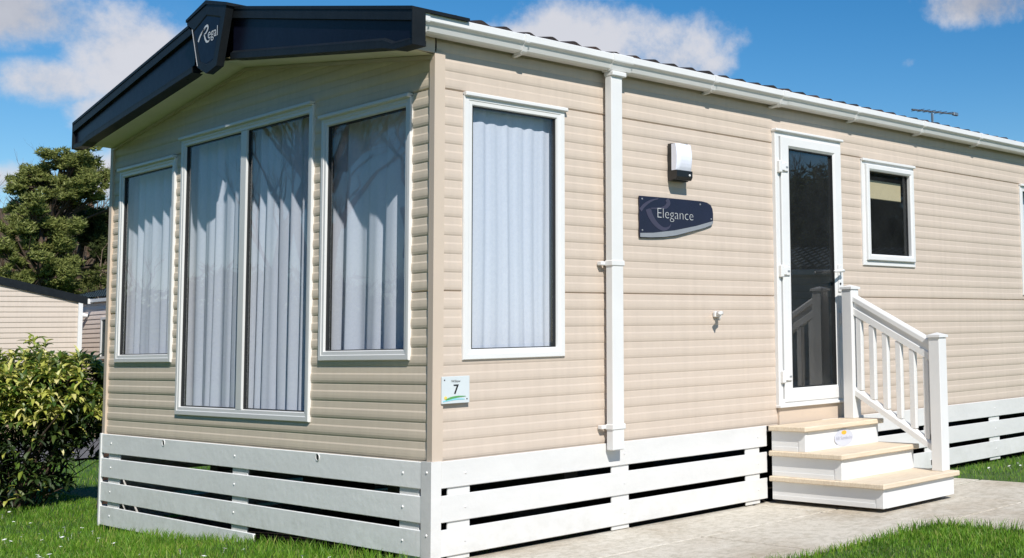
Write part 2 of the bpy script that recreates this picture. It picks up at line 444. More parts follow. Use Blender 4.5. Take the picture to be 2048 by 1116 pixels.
# ---------------------------------------------------------------- fascia on the front gable
OV = -.22
def roof_top(y): return 3.375 - abs(y - 2.105) * .189      # fascia top line
half = lambda pts, mir: [((4.21 - a) if mir else a, c) for a, c in pts]
def fascia_half(mir):
    e = -.15
    top = lambda y: 2.965 + (y - e) * .193
    lowr = lambda y: 2.79 + (y + .0) * .1275
    ys = [e + (1.84 - e) * k / 8 for k in range(9)]
    # main board
    b = MB()
    poly = [(y, top(y) - .01) for y in ys] + [(1.84, lowr(1.84) + .04), (.13, lowr(.13) + .035), (.04, 2.800), (e, 2.797)]
    b.prism(half(poly, mir), lambda y, z: (OV + .012, y, z), lambda y, z: (OV + .05, y, z))
    o = b.obj('fascia_board', M['dark_paint'], car)
    # top band with a folded edge
    b = MB()
    poly = [(y, top(y)) for y in ys] + [(y, top(y) - .066) for y in reversed(ys)]
    b.prism(half(poly, mir), lambda y, z: (OV - .006, y, z), lambda y, z: (OV + .04, y, z))
    poly = [(y, top(y) + .006) for y in ys] + [(y, top(y) - .012) for y in reversed(ys)]
    b.prism(half(poly, mir), lambda y, z: (OV - .010, y, z), lambda y, z: (.10, y, z))
    b.obj('top_band', M['dark_trim'], o)
    # lower rail with its dropped end
    b = MB()
    poly = [(1.84, lowr(1.84) + .045), (.13, lowr(.13) + .040), (.035, 2.812), (e, 2.806), (e, 2.778), (.02, 2.780), (.12, lowr(.12) - .002), (1.84, lowr(1.84) + .008)]
    b.prism(half(poly, mir), lambda y, z: (OV - .004, y, z), lambda y, z: (OV + .07, y, z))
    ue = half([(1.84, lowr(1.84) + .045), (.13, lowr(.13) + .040), (.035, 2.812), (e, 2.806)], mir)
    b.add([(OV - .0045, y, z - .006) for y, z in ue] + [(OV + .0115, y, z + .014) for y, z in ue], [(i, i + 1, 5 + i, 4 + i) for i in range(3)])
    b.obj('lower_rail', M['dark_trim'], o)
    # end cap, turned back along the eave
    b = MB()
    y0, y1 = (e - .006, e + .006)
    if mir: y0, y1 = 4.21 - y1, 4.21 - y0
    b.box(OV - .008, OV + .065, y0, y1, 2.774, 2.970, .003)
    b.obj('end_cap', M['dark_trim'], o)
    # screws under the rail
    for yy in (.3, 1.05, 1.7):
        s = MB(); ym = 4.21 - yy if mir else yy
        s.dome((OV + .03, ym, lowr(yy) + .012), (0, 0, -1), .010, .008, 6); s.obj('screw', M['dark_trim'], o)
    return o
fascia_half(False); fascia_half(True)
# centre block
cy = 2.062
blk = MB()
outl = [(2.335, 3.345), (2.062, 3.415), (1.785, 3.352), (1.905, 2.995), (2.045, 2.966), (2.165, 3.022), (2.258, 3.283), (2.330, 3.318)]
inner = [(2.250, 3.262), (2.055, 3.335), (1.862, 3.288), (1.945, 3.035), (2.045, 3.020), (2.142, 3.052), (2.205, 3.200), (2.240, 3.250)]
n = len(outl)
vs = [(OV - .012, a, c) for a, c in outl] + [(OV - .055, a, c) for a, c in outl]
fs = [(i, (i + 1) % n, n + (i + 1) % n, n + i) for i in range(n)]
vs += [(OV - .055, a, c) for a, c in inner] + [(OV - .051, a, c) for a, c in [(2.055 + (p - 2.055) * .95, 3.16 + (q - 3.16) * .95) for p, q in inner]]
fs += [(n + i, n + (i + 1) % n, 2 * n + (i + 1) % n, 2 * n + i) for i in range(n)]
fs += [(2 * n + i, 2 * n + (i + 1) % n, 3 * n + (i + 1) % n, 3 * n + i) for i in range(n)]
fs += [tuple(range(3 * n, 4 * n))]
blk.add(vs, fs)
# roof cap running back from the block
blk.prism([(2.34, 3.352), (2.062, 3.425), (1.78, 3.358), (1.78, 3.340), (2.062, 3.400), (2.34, 3.335)], lambda y, z: (OV - .06, y, z), lambda y, z: (.18, y, z))
block = blk.obj('fascia_crown', M['dark_trim'], car)
pb = MB(); pin = [(2.055 + (p - 2.055) * .94, 3.16 + (q - 3.16) * .94) for p, q in inner]
pb.add([(OV - .0525, a, c) for a, c in pin], [tuple(range(n))]); pb.obj('crown_panel', M['dark_paint'], block)
# pale beading on its left edge
b = MB(); b.tube([(OV - .055, 2.254, 3.275), (OV - .055, 2.166, 3.03)], [.003, .003], 6); b.obj('beading', M['silver'], block)
# lettering Regal, with a brush-stroke R
XB = OV - .0545
def stroke(b, pts, ws, P):
    """ribbon with varying width in a 2D plane"""
    n = len(pts); lft = []; rgt = []
    for i, p in enumerate(pts):
        q = pts[min(i + 1, n - 1)]; r = pts[max(i - 1, 0)]
        dx, dy = q[0] - r[0], q[1] - r[1]; l = math.hypot(dx, dy) or 1
        nx, ny = -dy / l, dx / l
        lft.append(P(p[0] + nx * ws[i], p[1] + ny * ws[i])); rgt.append(P(p[0] - nx * ws[i], p[1] - ny * ws[i]))
    b.add(lft + rgt, [(i, i + 1, n + i + 1, n + i) for i in range(n - 1)])
def smooth_pts(pts, ws, k=4):
    P = []; Wd = []
    n = len(pts)
    for i in range(n - 1):
        p0 = pts[max(i - 1, 0)]; p1 = pts[i]; p2 = pts[i + 1]; p3 = pts[min(i + 2, n - 1)]
        for j in range(k):
            t = j / k
            P.append(tuple(.5 * (2 * p1[d] + (p2[d] - p0[d]) * t + (2 * p0[d] - 5 * p1[d] + 4 * p2[d] - p3[d]) * t * t + (3 * p1[d] - p0[d] - 3 * p2[d] + p3[d]) * t ** 3) for d in (0, 1)))
            Wd.append(ws[i] + (ws[i + 1] - ws[i]) * t)
    P.append(pts[-1]); Wd.append(ws[-1])
    return P, Wd
PF = lambda y, z: (XB, y, z)
b = MB()
stroke(b, *smooth_pts([(2.165, 3.182), (2.142, 3.212), (2.105, 3.238), (2.070, 3.252)], [.009, .008, .006, .003]), PF)
stroke(b, *smooth_pts([(2.120, 3.222), (2.075, 3.258), (2.042, 3.262), (2.034, 3.244), (2.058, 3.222), (2.084, 3.216)], [.003, .006, .008, .008, .005, .003]), PF)
stroke(b, *smooth_pts([(2.084, 3.216), (2.072, 3.190), (2.050, 3.166), (2.022, 3.162), (2.008, 3.172)], [.004, .008, .008, .005, .002]), PF)
t = text_mesh('egal', lambda x0, x1, y0, y1: (lambda x, y: (XB, 2.032 + (x - x0) / (x1 - x0) * (1.900 - 2.032), 3.158 + (y - y0) / (y1 - y0) * (3.240 - 3.158))))
b.add(t.v, t.f)
b.obj('lettering', M['letter'], block)

# soffit under the gable overhang and side returns
b = MB()
pts = [(-.004, soff_z(0)), (2.105, 3.056), (W + .004, soff_z(0))]
vs = []
for y, z in pts: vs += [(OV + .045, y, z + .012), (.004, y, z)]
b.add(vs, [(0, 1, 3, 2), (2, 3, 5, 4)])
vs2 = [(x, y, z + .02) for x, y, z in vs]; b.add(vs2, [(0, 2, 3, 1), (2, 4, 5, 3)])
b.obj('soffit', M['soffit'], car)
for s in (0, 1):
    b = MB(); y0, y1 = ((-.012, .004) if s == 0 else (W - .004, W + .012))
    b.box(OV + .04, -.020, y0, y1, soff_z(0) + .008, 2.95, .002); b.box(-.020, -.012, y0 + .002, y1 - .002, soff_z(0) + .004, 2.95)
    b.obj('soffit_return', M['trim'], car)
# cover strip along the wall head
b = MB(); 
for sgn in (0, 1):
    ys = [0.0, 2.105] if sgn == 0 else [2.105, W]
    b.prism([(ys[0], soff_z(ys[0]) - .022), (ys[1], soff_z(ys[1]) - .022), (ys[1], soff_z(ys[1]) - .002), (ys[0], soff_z(ys[0]) - .002)], lambda y, z: (-.018, y, z), lambda y, z: (-.002, y, z))
b.obj('head_strip', M['trim'], car)

# ---------------------------------------------------------------- roof of pressed tiles
def roof_half(mir):
    b = MB()
    pitch = .152; nx = int((L + .15) / (pitch / 10)); ncr = 6
    run = 2.105 + .115
    for c in range(ncr):
        ya = -.115 + run * c / ncr; yb = -.115 + run * (c + 1) / ncr + .02
        vs = []; fs = []
        for i in range(nx + 1):
            x = -.08 + i * pitch / 10
            ph = (x / pitch) % 1
            hgt = .022 * (math.sin(ph * 2 * math.pi) * .5 + .5) ** 1.4
            dz = (.018 * noise.noise(V((x * 2, c, 3))))
            jit = .012 * noise.noise(V((math.floor(x / pitch) * 3.1, c * 7, 1)))
            za = 2.955 + .19 * (ya + .115) + .006 + hgt + dz * .3 + jit; zb = 2.955 + .19 * (yb + .115) + hgt * .9
            if mir: vs += [(x, W - ya, za), (x, W - ya, za - .03), (x, W - yb, zb)]
            else: vs += [(x, ya, za), (x, ya, za - .03), (x, yb, zb)]
        for i in range(nx):
            # one island per tile so that each takes its own tone
            fs += [(3 * i, 3 * i + 3, 3 * i + 5, 3 * i + 2), (3 * i + 1, 3 * i + 4, 3 * i + 3, 3 * i)]
        k = 0
        while k < nx:
            e = min(k + 10, nx)
            b.add(vs[3 * k:3 * (e + 1)], [tuple(q - 3 * k for q in f) for f in fs[2 * k:2 * e]])
            k = e
    return b.fast('roof', M['roof'], car)
roof_half(False); roof_half(True)
b = MB(); b.tube([(-.1, 2.105, 3.39), (L + .1, 2.105, 3.39)], [.06, .06], 10); b.obj('ridge_cap', M['dark_trim'], car)

# ---------------------------------------------------------------- gutter and downpipe
GP = [(-.030, 2.962), (-.026, 2.868), (-.085, 2.866), (-.100, 2.874), (-.114, 2.905), (-.130, 2.916), (-.133, 2.920), (-.133, 2.953), (-.129, 2.957), (-.122, 2.957), (-.120, 2.925), (-.095, 2.89), (-.04, 2.885), (-.036, 2.962)]
def gutter(mir):
    b = MB(); fy = (lambda y: W - y) if mir else (lambda y: y)
    b.prism([(fy(y), z + 0) for y, z in GP], lambda y, z: (-.150, y, z), lambda y, z: (L + .05, y, z + .022))
    g = b.obj('gutter', M['upvc'], car)
    if mir: return
    OUT = [(-.026, 2.860), (-.088, 2.858), (-.105, 2.868), (-.118, 2.901), (-.1345, 2.912), (-.1375, 2.919), (-.1375, 2.953), (-.131, 2.960), (-.122, 2.960), (-.122, 2.92), (-.09, 2.875), (-.03, 2.870)]
    for x in (.470, 1.913, 2.556, 3.397, 4.240, 5.080, 6.0, 7.2, 8.4, 9.6):
        b = MB(); dz = .022 * (x + .15) / (L + .2)
        w = .030 if x != 2.556 else .062
        b.prism(OUT, lambda y, z: (x - w / 2 if w < .05 else x, y, z + dz), lambda y, z: ((x + w / 2) if w < .05 else x + w, y, z + dz))
        b.prism([(-.002, 2.85), (-.026, 2.85), (-.085, 2.857), (-.10, 2.866), (-.002, 2.862)], lambda y, z: (x - w * .3, y, z + dz), lambda y, z: (x + w * .3, y, z + dz))
        b.obj('gutter_bracket', M['upvc'], g)
    # running outlet above the pipe
    b = MB(); b.prism(OUT, lambda y, z: (1.068, y, z + .003), lambda y, z: (1.218, y, z + .003))
    b.box(1.075, 1.180, -.118, -.035, 2.835, 2.862, .004); b.obj('gutter_outlet', M['upvc'], g)
    b = MB(); b.prism(OUT, lambda y, z: (-.156, y, z), lambda y, z: (-.120, y, z)); b.prism([(-.03, 2.955)] + [(y, z) for y, z in OUT[:8]], lambda y, z: (-.158, y, z), lambda y, z: (-.152, y, z))
    b.obj('stop_end', M['upvc'], g)
gutter(False); gutter(True)
b = MB(); b.box(1.078, 1.162, -.100, -.040, .668, 2.842, .005)
pipe = b.obj('downpipe', M['upvc'], car)
for z in (1.738, .800):
    b = MB(); b.box(1.072, 1.168, -.106, -.036, z - .016, z + .016, .004); b.box(1.040, 1.072, -.046, -.010, z - .011, z + .011, .003); b.box(1.088, 1.15, -.036, -.008, z - .012, z + .012)
    b.obj('pipe_clip', M['upvc'], pipe)

# ---------------------------------------------------------------- windows
def frame_ring(map3, r, prof):
    """mitred frame; prof = list of (inset, out)"""
    u0, u1, z0, z1 = r; b = MB(); n = len(prof); vs = []
    for ins, out in prof:
        vs += [map3(u0 + ins, out, z0 + ins), map3(u1 - ins, out, z0 + ins), map3(u1 - ins, out, z1 - ins), map3(u0 + ins, out, z1 - ins)]
    fs = []
    for i in range(n - 1):
        for k in range(4):
            fs.append((4 * i + k, 4 * i + (k + 1) % 4, 4 * (i + 1) + (k + 1) % 4, 4 * (i + 1) + k))
    return b.add(vs, fs)
FPROF = [(0, -.02), (0, .013), (.004, .018), (.028, .018), (.032, .014), (.050, .013), (.055, .003), (.055, -.03)]
def mbox(map3, b, u0, u1, o0, o1, z0, z1, bev=0.):
    a = map3(u0, o0, z0); c = map3(u1, o1, z1)
    return b.box(a[0], c[0], a[1], c[1], a[2], c[2], bev)
def window(map3, r, glass, opens=False, mull=None, drip_over=.012):
    b = frame_ring(map3, r, FPROF)
    win = b.obj('window', M['upvc'], car)
    bz = .055
    rr = (r[0] + .058, r[1] - .058, r[2] + .054, r[3] - .054)
    # drip head above
    b = MB(); mbox(map3, b, r[0] - drip_over + .012, r[1] + drip_over, .0, .036, r[3] - .010, r[3] + .012, .004); b.obj('drip_head', M['upvc'], win)
    # rebate and gasket
    if mull:
        b = MB(); mbox(map3, b, mull - .042, mull + .042, -.03, .013, r[2] + .05, r[3] - .05, .006); b.obj('mullion', M['upvc'], win)
        panes = [(rr[0], mull - .040, rr[2], rr[3]), (mull + .040, rr[1], rr[2], rr[3])]
    elif opens:
        s = frame_ring(map3, (r[0] + .038, r[1] - .020, r[2] + .040, r[3] - .030), [(0, .0), (0, .034), (.005, .038), (.032, .038), (.046, .028), (.046, -.01)])
        s.obj('sash', M['upvc'], win)
        panes = [(r[0] + .084, r[1] - .066, r[2] + .086, r[3] - .076)]
    else: panes = [rr]
    for p in panes:
        g = frame_ring(map3, (p[0] - .006, p[1] + .006, p[2] - .006, p[3] + .006), [(0, .0015), (.011, .0015), (.012, -.006), (.012, -.028)])
        g.obj('gasket', M['gasket'], win)
        q = MB(); q.add([map3(p[0], -.007, p[2]), map3(p[1], -.007, p[2]), map3(p[1], -.007, p[3]), map3(p[0], -.007, p[3])], [(0, 1, 2, 3)])
        q.obj('pane', glass, win)
    return win, panes
window(FR, WB, M['glass'], mull=2.110); window(FR, WR, M['glass']); window(FR, WL, M['glass'])
window(SD, SW1, M['glass']); window(SD, SW2, M['glass_side'], opens=True); window(SD, SW3, M['glass'])

# door ------------------------------------------------------------------
b = frame_ring(SD, DOOR, [(0, -.02), (0, .030), (.005, .034), (.038, .034), (.042, .030), (.042, -.03)])
dfr = b.obj('door_frame', M['upvc'], car)
b = MB(); mbox(SD, b, DOOR[0] - .006, DOOR[1] + .012, 0, .055, DOOR[3] - .008, DOOR[3] + .012, .005); b.obj('drip_head', M['upvc'], dfr)
b = MB(); mbox(SD, b, DOOR[0] - .004, DOOR[1] + .004, 0, .050, DOOR[2] - .014, DOOR[2] + .006, .004); b.obj('threshold', M['upvc'], dfr)
LEAF = (2.618, 3.262, .846, 2.668)
DG = (2.710, 3.188, .940, 2.592)
di = LEAF[0] + .09 - LEAF[0]
b = MB()
# leaf as four rails with bevelled inner edge
def leaf_ring():
    u0, u1, z0, z1 = LEAF; a0, a1, c0, c1 = DG
    rings = [((u0, u1, z0, z1), -.01), ((u0, u1, z0, z1), .038), ((u0 + .005, u1 - .005, z0 + .005, z1 - .005), .043), ((a0 - .016, a1 + .016, c0 - .016, c1 + .016), .043), ((a0, a1, c0, c1), .030), ((a0, a1, c0, c1), -.02)]
    vs = []; fs = []
    for (p, q, r_, s_), o in rings: vs += [SD(p, o, r_), SD(q, o, r_), SD(q, o, s_), SD(p, o, s_)]
    for i in range(len(rings) - 1):
        for k in range(4): fs.append((4 * i + k, 4 * i + (k + 1) % 4, 4 * i + 4 + (k + 1) % 4, 4 * i + 4 + k))
    return MB().add(vs, fs)
door = leaf_ring().obj('door', M['upvc'], car)
g = frame_ring(SD, (DG[0] - .003, DG[1] + .003, DG[2] - .003, DG[3] + .003), [(0, .030), (.010, .030), (.012, .008), (.012, -.02)]); g.obj('gasket', M['gasket'], door)
q = MB(); q.add([SD(DG[0], .012, DG[2]), SD(DG[1], .012, DG[2]), SD(DG[1], .012, DG[3]), SD(DG[0], .012, DG[3])], [(0, 1, 2, 3)]); q.obj('pane', M['glass_dark'], door)
for z in (2.452, 1.735, 1.020):
    b = MB(); mbox(SD, b, 2.580, 2.612, .03, .062, z - .042, z + .042, .005); mbox(SD, b, 2.626, 2.680, .043, .056, z - .030, z + .034, .005); mbox(SD, b, 2.606, 2.640, .045, .060, z - .026, z + .026, .004)
    h = b.obj('hinge', M['upvc'], door)
    b = MB(); mbox(SD, b, 2.650, 2.672, .056, .058, z - .006, z + .006); b.obj('screw_cover', M['silver'], h)
b = MB(); mbox(SD, b, 3.205, 3.240, .043, .053, 1.600, 1.800, .006)
hd = b.obj('handle', M['upvc'], door)
b = MB(); b.tube([SD(3.222, .05, 1.752), SD(3.222, .088, 1.752), SD(3.200, .100, 1.752), SD(3.100, .100, 1.744)], [.011, .011, .012, .009], 8); b.obj('lever', M['upvc'], hd, True)
b = MB(); b.dome(SD(3.222, .053, 1.660), (0, -1, 0), .009, .008, 8); b.obj('lock_barrel', M['black'], hd)
b = MB(); mbox(SD, b, 3.205, 3.240, .043, .060, 1.370, 1.455, .005); mbox(SD, b, 3.215, 3.226, .058, .080, 1.360, 1.440, .003); b.obj('door_catch', M['upvc'], door)
# plain infill board under the door
b = MB(); mbox(SD, b, 2.58, 3.245, .0, .022, .700, .812, .003); b.obj('infill_board', M['trim'], car)

# interior blind in the small window
b = MB(); b.box(3.60, 4.13, .045, .06, 2.325, 2.47, .004)
tag(b.obj('roller_blind', M['blind'], None), 'short beige blind hanging inside the small window right of the door', 'blind')

# ---------------------------------------------------------------- curtains
def curtain(map3, u0, u1, z0, z1, depth, seed, label, pleats, amp=.035, flare=0.):
    rg = random.Random(seed); n = 150; nz = 14
    # irregular pleats
    cum = [0.]
    for i in range(n): cum.append(cum[-1] + .6 + .8 * rg.random() * (1 + .6 * math.sin(i * .21 + seed)))
    vs = []; fs = []
    for j in range(nz + 1):
        t = j / nz; z = z0 + (z1 - z0) * t
        a = amp * (1.15 - .45 * t)
        for i in range(n + 1):
            s = cum[i] / cum[-1]
            ph = s * pleats * 2 * math.pi
            sway = .012 * math.sin(2.1 * t + i * .05 + seed) * (1 - t)
            w = math.sin(ph + .5 * math.sin(.6 * ph)) + .18 * math.sin(2.3 * ph + seed + .6 * t) + .35 * math.sin(.47 * ph + seed)
            u = u0 + (u1 - u0) * s + sway + flare * (1 - t) ** 2 * (s - .5)
            zz = z + (.015 * math.sin(ph * 1.0 + 1.) if j == nz else 0)
            vs.append(map3(u, -depth + a * w * .7, zz))
    for j in range(nz):
        for i in range(n): fs.append((j * (n + 1) + i, j * (n + 1) + i + 1, (j + 1) * (n + 1) + i + 1, (j + 1) * (n + 1) + i))
    o = MB().add(vs, fs).fast('curtain', M['cloth'], None, True)
    return tag(o, label, 'curtain', 'white curtains hanging inside the caravan windows')
curtain(FR, 3.19, 4.19, 1.15, 2.74, .085, 3, 'white pleated curtain inside the narrow far left front window', 7, .028)
curtain(FR, 2.19, 3.185, .80, 2.77, .085, 5, 'white pleated curtain in the left half of the tall double front window', 7, .028)
curtain(FR, 1.33, 2.175, .80, 2.77, .085, 8, 'white pleated curtain in the right half of the tall double front window', 6, .030)
curtain(FR, .28, 1.26, 1.12, 2.74, .10, 11, 'white pleated curtain in the front window nearest the corner post', 4.5, .040)
curtain(SD, .205, .930, 1.18, 2.60, .062, 17, 'bright sunlit white curtain in the side window beside the downpipe', 9, .007)
curtain(SD, 5.95, 6.69, 1.58, 2.6, .10, 19, 'white curtain in the window cut off by the right edge', 9, .022)

# ---------------------------------------------------------------- wall light
lamp = thing('wall_light', 'black and white bulkhead light on the cladding left of the door', 'wall light', (1.66, 0, 2.39))
b = MB(); b.prism([(1.598, 2.268), (1.730, 2.268), (1.742, 2.280), (1.742, 2.500), (1.730, 2.510), (1.598, 2.500)], lambda x, z: (x, -.012, z), lambda x, z: (x - .002, -.050, z)); b.obj('back_box', M['black'], lamp)
b = MB(); nn = 8; vs = []
for i in range(nn + 1):
    t = i / nn; z = 2.330 + .165 * t
    bul = .020 * math.sin(math.pi * t) ** .8
    vs += [(1.592, -.050, z), (1.590, -.088 - bul * .6, z), (1.612, -.096 - bul, z), (1.705, -.094 - bul, z), (1.722, -.086 - bul * .6, z), (1.726, -.050, z)]
fs = []
for i in range(nn):
    for k in range(5): fs.append((6 * i + k, 6 * i + k + 1, 6 * i + 6 + k + 1, 6 * i + 6 + k))
fs += [tuple(range(6)), tuple(range(6 * nn, 6 * nn + 6))]
b.add(vs, fs); b.obj('diffuser', M['lens'], lamp, False)
b = MB(); b.prism([(-.050, 2.329), (-.098, 2.329), (-.098, 2.290), (-.086, 2.272), (-.050, 2.272)], lambda y, z: (1.592, y, z), lambda y, z: (1.724, y, z)); b.obj('base_cowl', M['black'], lamp)
b = MB(); b.dome((1.700, -.098, 2.302), (0, -1, 0), .008, .006, 8); b.obj('sensor', M['letter'], lamp)

# ---------------------------------------------------------------- name plate
np_ = thing('name_plate', 'dark plate with curved silver lower edge reading Elegance', 'name plate', (1.66, 0, 2.03))
PP = lambda o: (lambda x, z: (x, -o, z))
shape = [(1.358, 2.157), (1.55, 2.160), (1.735, 2.161), (1.880, 2.161), (1.925, 2.156), (1.957, 2.143), (1.974, 2.118), (1.979, 2.085), (1.977, 2.025), (1.960, 2.010), (1.901, 1.990), (1.769, 1.958), (1.659, 1.930), (1.551, 1.914), (1.450, 1.907), (1.358, 1.905)]
b = MB(); b.prism(shape, PP(.010), PP(.0185)); b.obj('panel', M['plate'], np_)
band = [(1.361, 1.932), (1.464, 1.938), (1.641, 1.962), (1.826, 2.000), (1.975, 2.040), (1.975, 2.025), (1.958, 2.012), (1.900, 1.992), (1.768, 1.960), (1.658, 1.933), (1.551, 1.917), (1.450, 1.910), (1.361, 1.908)]
b = MB(); b.add([(x, -.0200, z) for x, z in band], [(0, 1, 11, 12), (1, 2, 9, 10, 11), (2, 3, 8, 9), (3, 4, 5, 6, 7, 8)]); b.obj('silver_band', M['silver'], np_)
b = MB()
stroke(b, *smooth_pts([(1.427, 2.082), (1.445, 2.040), (1.490, 1.992), (1.545, 1.966), (1.590, 1.976), (1.612, 2.000)], [.022, .020, .016, .012, .006, .001]), PP(.0200))
stroke(b, *smooth_pts([(1.364, 2.070), (1.400, 2.105), (1.455, 2.135), (1.510, 2.150)], [.012, .010, .006, .002]), PP(.0200))
stroke(b, *smooth_pts([(1.578, 2.152), (1.592, 2.130), (1.570, 2.104), (1.525, 2.092), (1.440, 2.086)], [.014, .016, .012, .006, .003]), PP(.0200))
b.obj('emblem', M['emblem'], np_)
t = text_mesh('Elegance', lambda x0, x1, y0, y1: (lambda x, y: (1.500 + (x - x0) / (x1 - x0) * .300, -.0215, 2.014 + (y - y0) / (y1 - y0) * .078)), thin=-.020)
t.obj('lettering', M['plate_ink'], np_)
for x, z in ((1.380, 2.140), (1.380, 1.950), (1.865, 2.140), (1.962, 2.052)):
    b = MB(); b.dome((x, -.0185, z), (0, -1, 0), .006, .003, 8); b.obj('screw', M['silver'], np_)

# ---------------------------------------------------------------- pitch number sign
sg = thing('number_sign', 'small pale grey pitch sign reading Willow 7 by the corner post', 'sign', (.11, 0, 1.06))
b = MB(); b.box(.029, .190, -.028, -.018, .992, 1.130, .002); b.obj('panel', M['sign'], sg)
Y = -.0300
t = text_mesh('Willow', lambda x0, x1, y0, y1: (lambda x, y: (.081 + (x - x0) / (x1 - x0) * .053, Y, 1.099 + (y - y0) / (y1 - y0) * .0125)))
t2 = text_mesh('7', lambda x0, x1, y0, y1: (lambda x, y: (.095 + (x - x0) / (x1 - x0) * .027, Y, 1.040 + (y - y0) / (y1 - y0) * .048)))
t.add(t2.v, t2.f)
# make the digit heavier
t.add([(v[0] + .003, Y - .0002, v[2]) for v in t2.v], t2.f)
t.obj('lettering', M['ink'], sg)
b = MB(); stroke(b, *smooth_pts([(.050, 1.012), (.080, 1.020), (.120, 1.026), (.166, 1.026)], [.003, .006, .004, .001]), lambda x, z: (x, Y, z)); b.obj('green_swoosh', M['green_ink'], sg)
b = MB(); stroke(b, *smooth_pts([(.034, 1.004), (.070, 1.010), (.110, 1.014), (.160, 1.012)], [.002, .004, .004, .002]), lambda x, z: (x, Y + .0005, z)); b.obj('cyan_swoosh', M['cyan_ink'], sg)
b = MB(); b.dome((.050, Y + .001, 1.022), (0, -1, 0), .009, .001, 10); b.obj('sun_mark', M['yellow_ink'], sg)
for x, z in ((.044, 1.112), (.174, 1.012)):
    b = MB(); b.dome((x, -.028, z), (0, -1, 0), .004, .003, 8); b.obj('screw', M['ink'], sg)

# door retainer hook on the wall
hk = thing('door_retainer', 'small white door retainer catch with hook on bare cladding left of door', 'door catch', (1.97, 0, 1.43))
b = MB(); b.box(1.975, 2.035, -.030, -.008, 1.425, 1.462, .004); b.obj('base', M['upvc'], hk)
b = MB(); b.tube([(2.0, -.02, 1.447), (1.985, -.075, 1.448), (1.945, -.095, 1.445)], [.016, .014, .012], 8); b.tube([(1.965, -.088, 1.445), (1.962, -.080, 1.405)], [.008, .005], 6); b.obj('hook', M['upvc'], hk, True)

# aerial on the roof
ae = thing('tv_aerial', 'thin grey television aerial lying low over the roof', 'aerial', (6.6, 1.2, 3.2))
b = MB(); b.tube([(6.30, 1.2, 3.15), (6.30, 1.2, 3.485)], [.014, .014], 6); b.obj('mast', M['metal'], ae)
b = MB(); b.tube([(5.95, 1.2, 3.475), (6.70, 1.2, 3.53)], [.009, .008], 6); b.box(6.68, 6.76, 1.185, 1.215, 3.515, 3.548, .004); b.obj('boom', M['metal'], ae)
for i in range(6):
    x = 6.05 + i * .1; b = MB(); b.tube([(x, 1.12, 3.483 + .0073 * i), (x, 1.28, 3.483 + .0073 * i)], [.003, .003], 5); b.obj('element', M['metal'], ae)

# ---------------------------------------------------------------- skirting
ZB = [(.570, .705), (.400, .534), (.231, .365), (.062, .196)]
def cap(parent, c, ax):
    b = MB(); b.dome(c, ax, .0075, .005, 8); return b.obj('screw_cap', M['upvc'], parent)
fs_ = thing('slatted_skirting', 'white slatted skirting under the front end, its lowest board stopping short', 'skirting', (-.03, 2.1, .2))
for i, (z0, z1) in enumerate(ZB):
    b = MB(); y0 = .065 if i < 3 else 1.845
    b.box(-.024, -.013, y0, 4.205, z0, z1, .003)
    if i == 3:   # its cut end stands off a little
        b.box(-.028, -.013, y0, y0 + .02, z0 + .004, z1 - .003, .003)
    bd = b.obj('board', M['board_front_brightened'], fs_)
    for y in ((4.03, 2.115, .235) if i < 3 else (4.03,)):
        cap(bd, (-.024, y, (z0 + z1) / 2 + .005), (-1, 0, 0))
    if i == 0:
        for y in (3.149, 1.105):
            b = MB(); b.tube([(-.027, y, .680), (-.020, y, .680)], [.021, .021], 12, False); b.tube([(-.027, y, .680), (-.020, y, .680)], [.017, .017], 12, False); b.obj('vent_ring', M['upvc'], bd)
            b = MB(); b.dome((-.0245, y, .680), (-1, 0, 0), .017, .0005, 12); b.obj('vent_hole', M['gasket'], bd)
for y0, y1, z0 in ((3.90, 4.10, .06), (1.965, 2.165, .12), (.105, .285, .17)):
    b = MB(); b.box(-.013, -.001, y0, y1, z0, .69, .003); b.obj('batten', M['board'], fs_)
b = MB(); b.box(-.030, -.008, 4.205, 4.232, .050, .708, .003); b.obj('end_trim', M['upvc'], fs_)
def side_skirt(name, label, x0, x1, battens, caps, nb=3, wscr=False):
    t = thing(name, label, 'skirting', ((x0 + x1) / 2, -.03, .2), 'slatted white skirting runs along the long side')
    for i, (z0, z1) in enumerate(ZB[:nb]):
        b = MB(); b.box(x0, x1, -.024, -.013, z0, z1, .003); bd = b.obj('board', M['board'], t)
        for x in caps: cap(bd, (x, -.024, (z0 + z1) / 2), (0, -1, 0))
    for a, c in battens:
        b = MB(); b.box(a, c, -.013, -.001, .205, .69, .003); b.obj('batten', M['board'], t)
    return t
side_skirt('slatted_skirting', 'white slatted skirting between the corner and the steps', .031, 2.447, [(.075, .205), (1.136, 1.266), (2.250, 2.385)], (.17, 1.222, 2.36))
side_skirt('slatted_skirting', 'white slatted skirting running right of the steps behind the railing', 3.02, L, [(3.33, 3.46), (4.28, 4.41), (5.24, 5.40), (6.4, 6.53), (7.6, 7.73), (8.8, 8.93)], (3.4, 4.34, 5.32, 6.46))
# corner strip joining the two runs
b = MB(); b.prism([(-.027, -.027), (.030, -.027), (.030, -.014), (-.014, -.014), (-.014, .064), (-.027, .064)], lambda x, y: (x, y, .195), lambda x, y: (x, y, .708))
cs = b.obj('skirting_corner_strip', M['board'], None); tag(cs, 'white corner strip joining both skirting runs under the beige corner post', 'corner strip')
for z in (.655, .345): cap(cs, (-.027, .012, z), (-1, 0, 0))
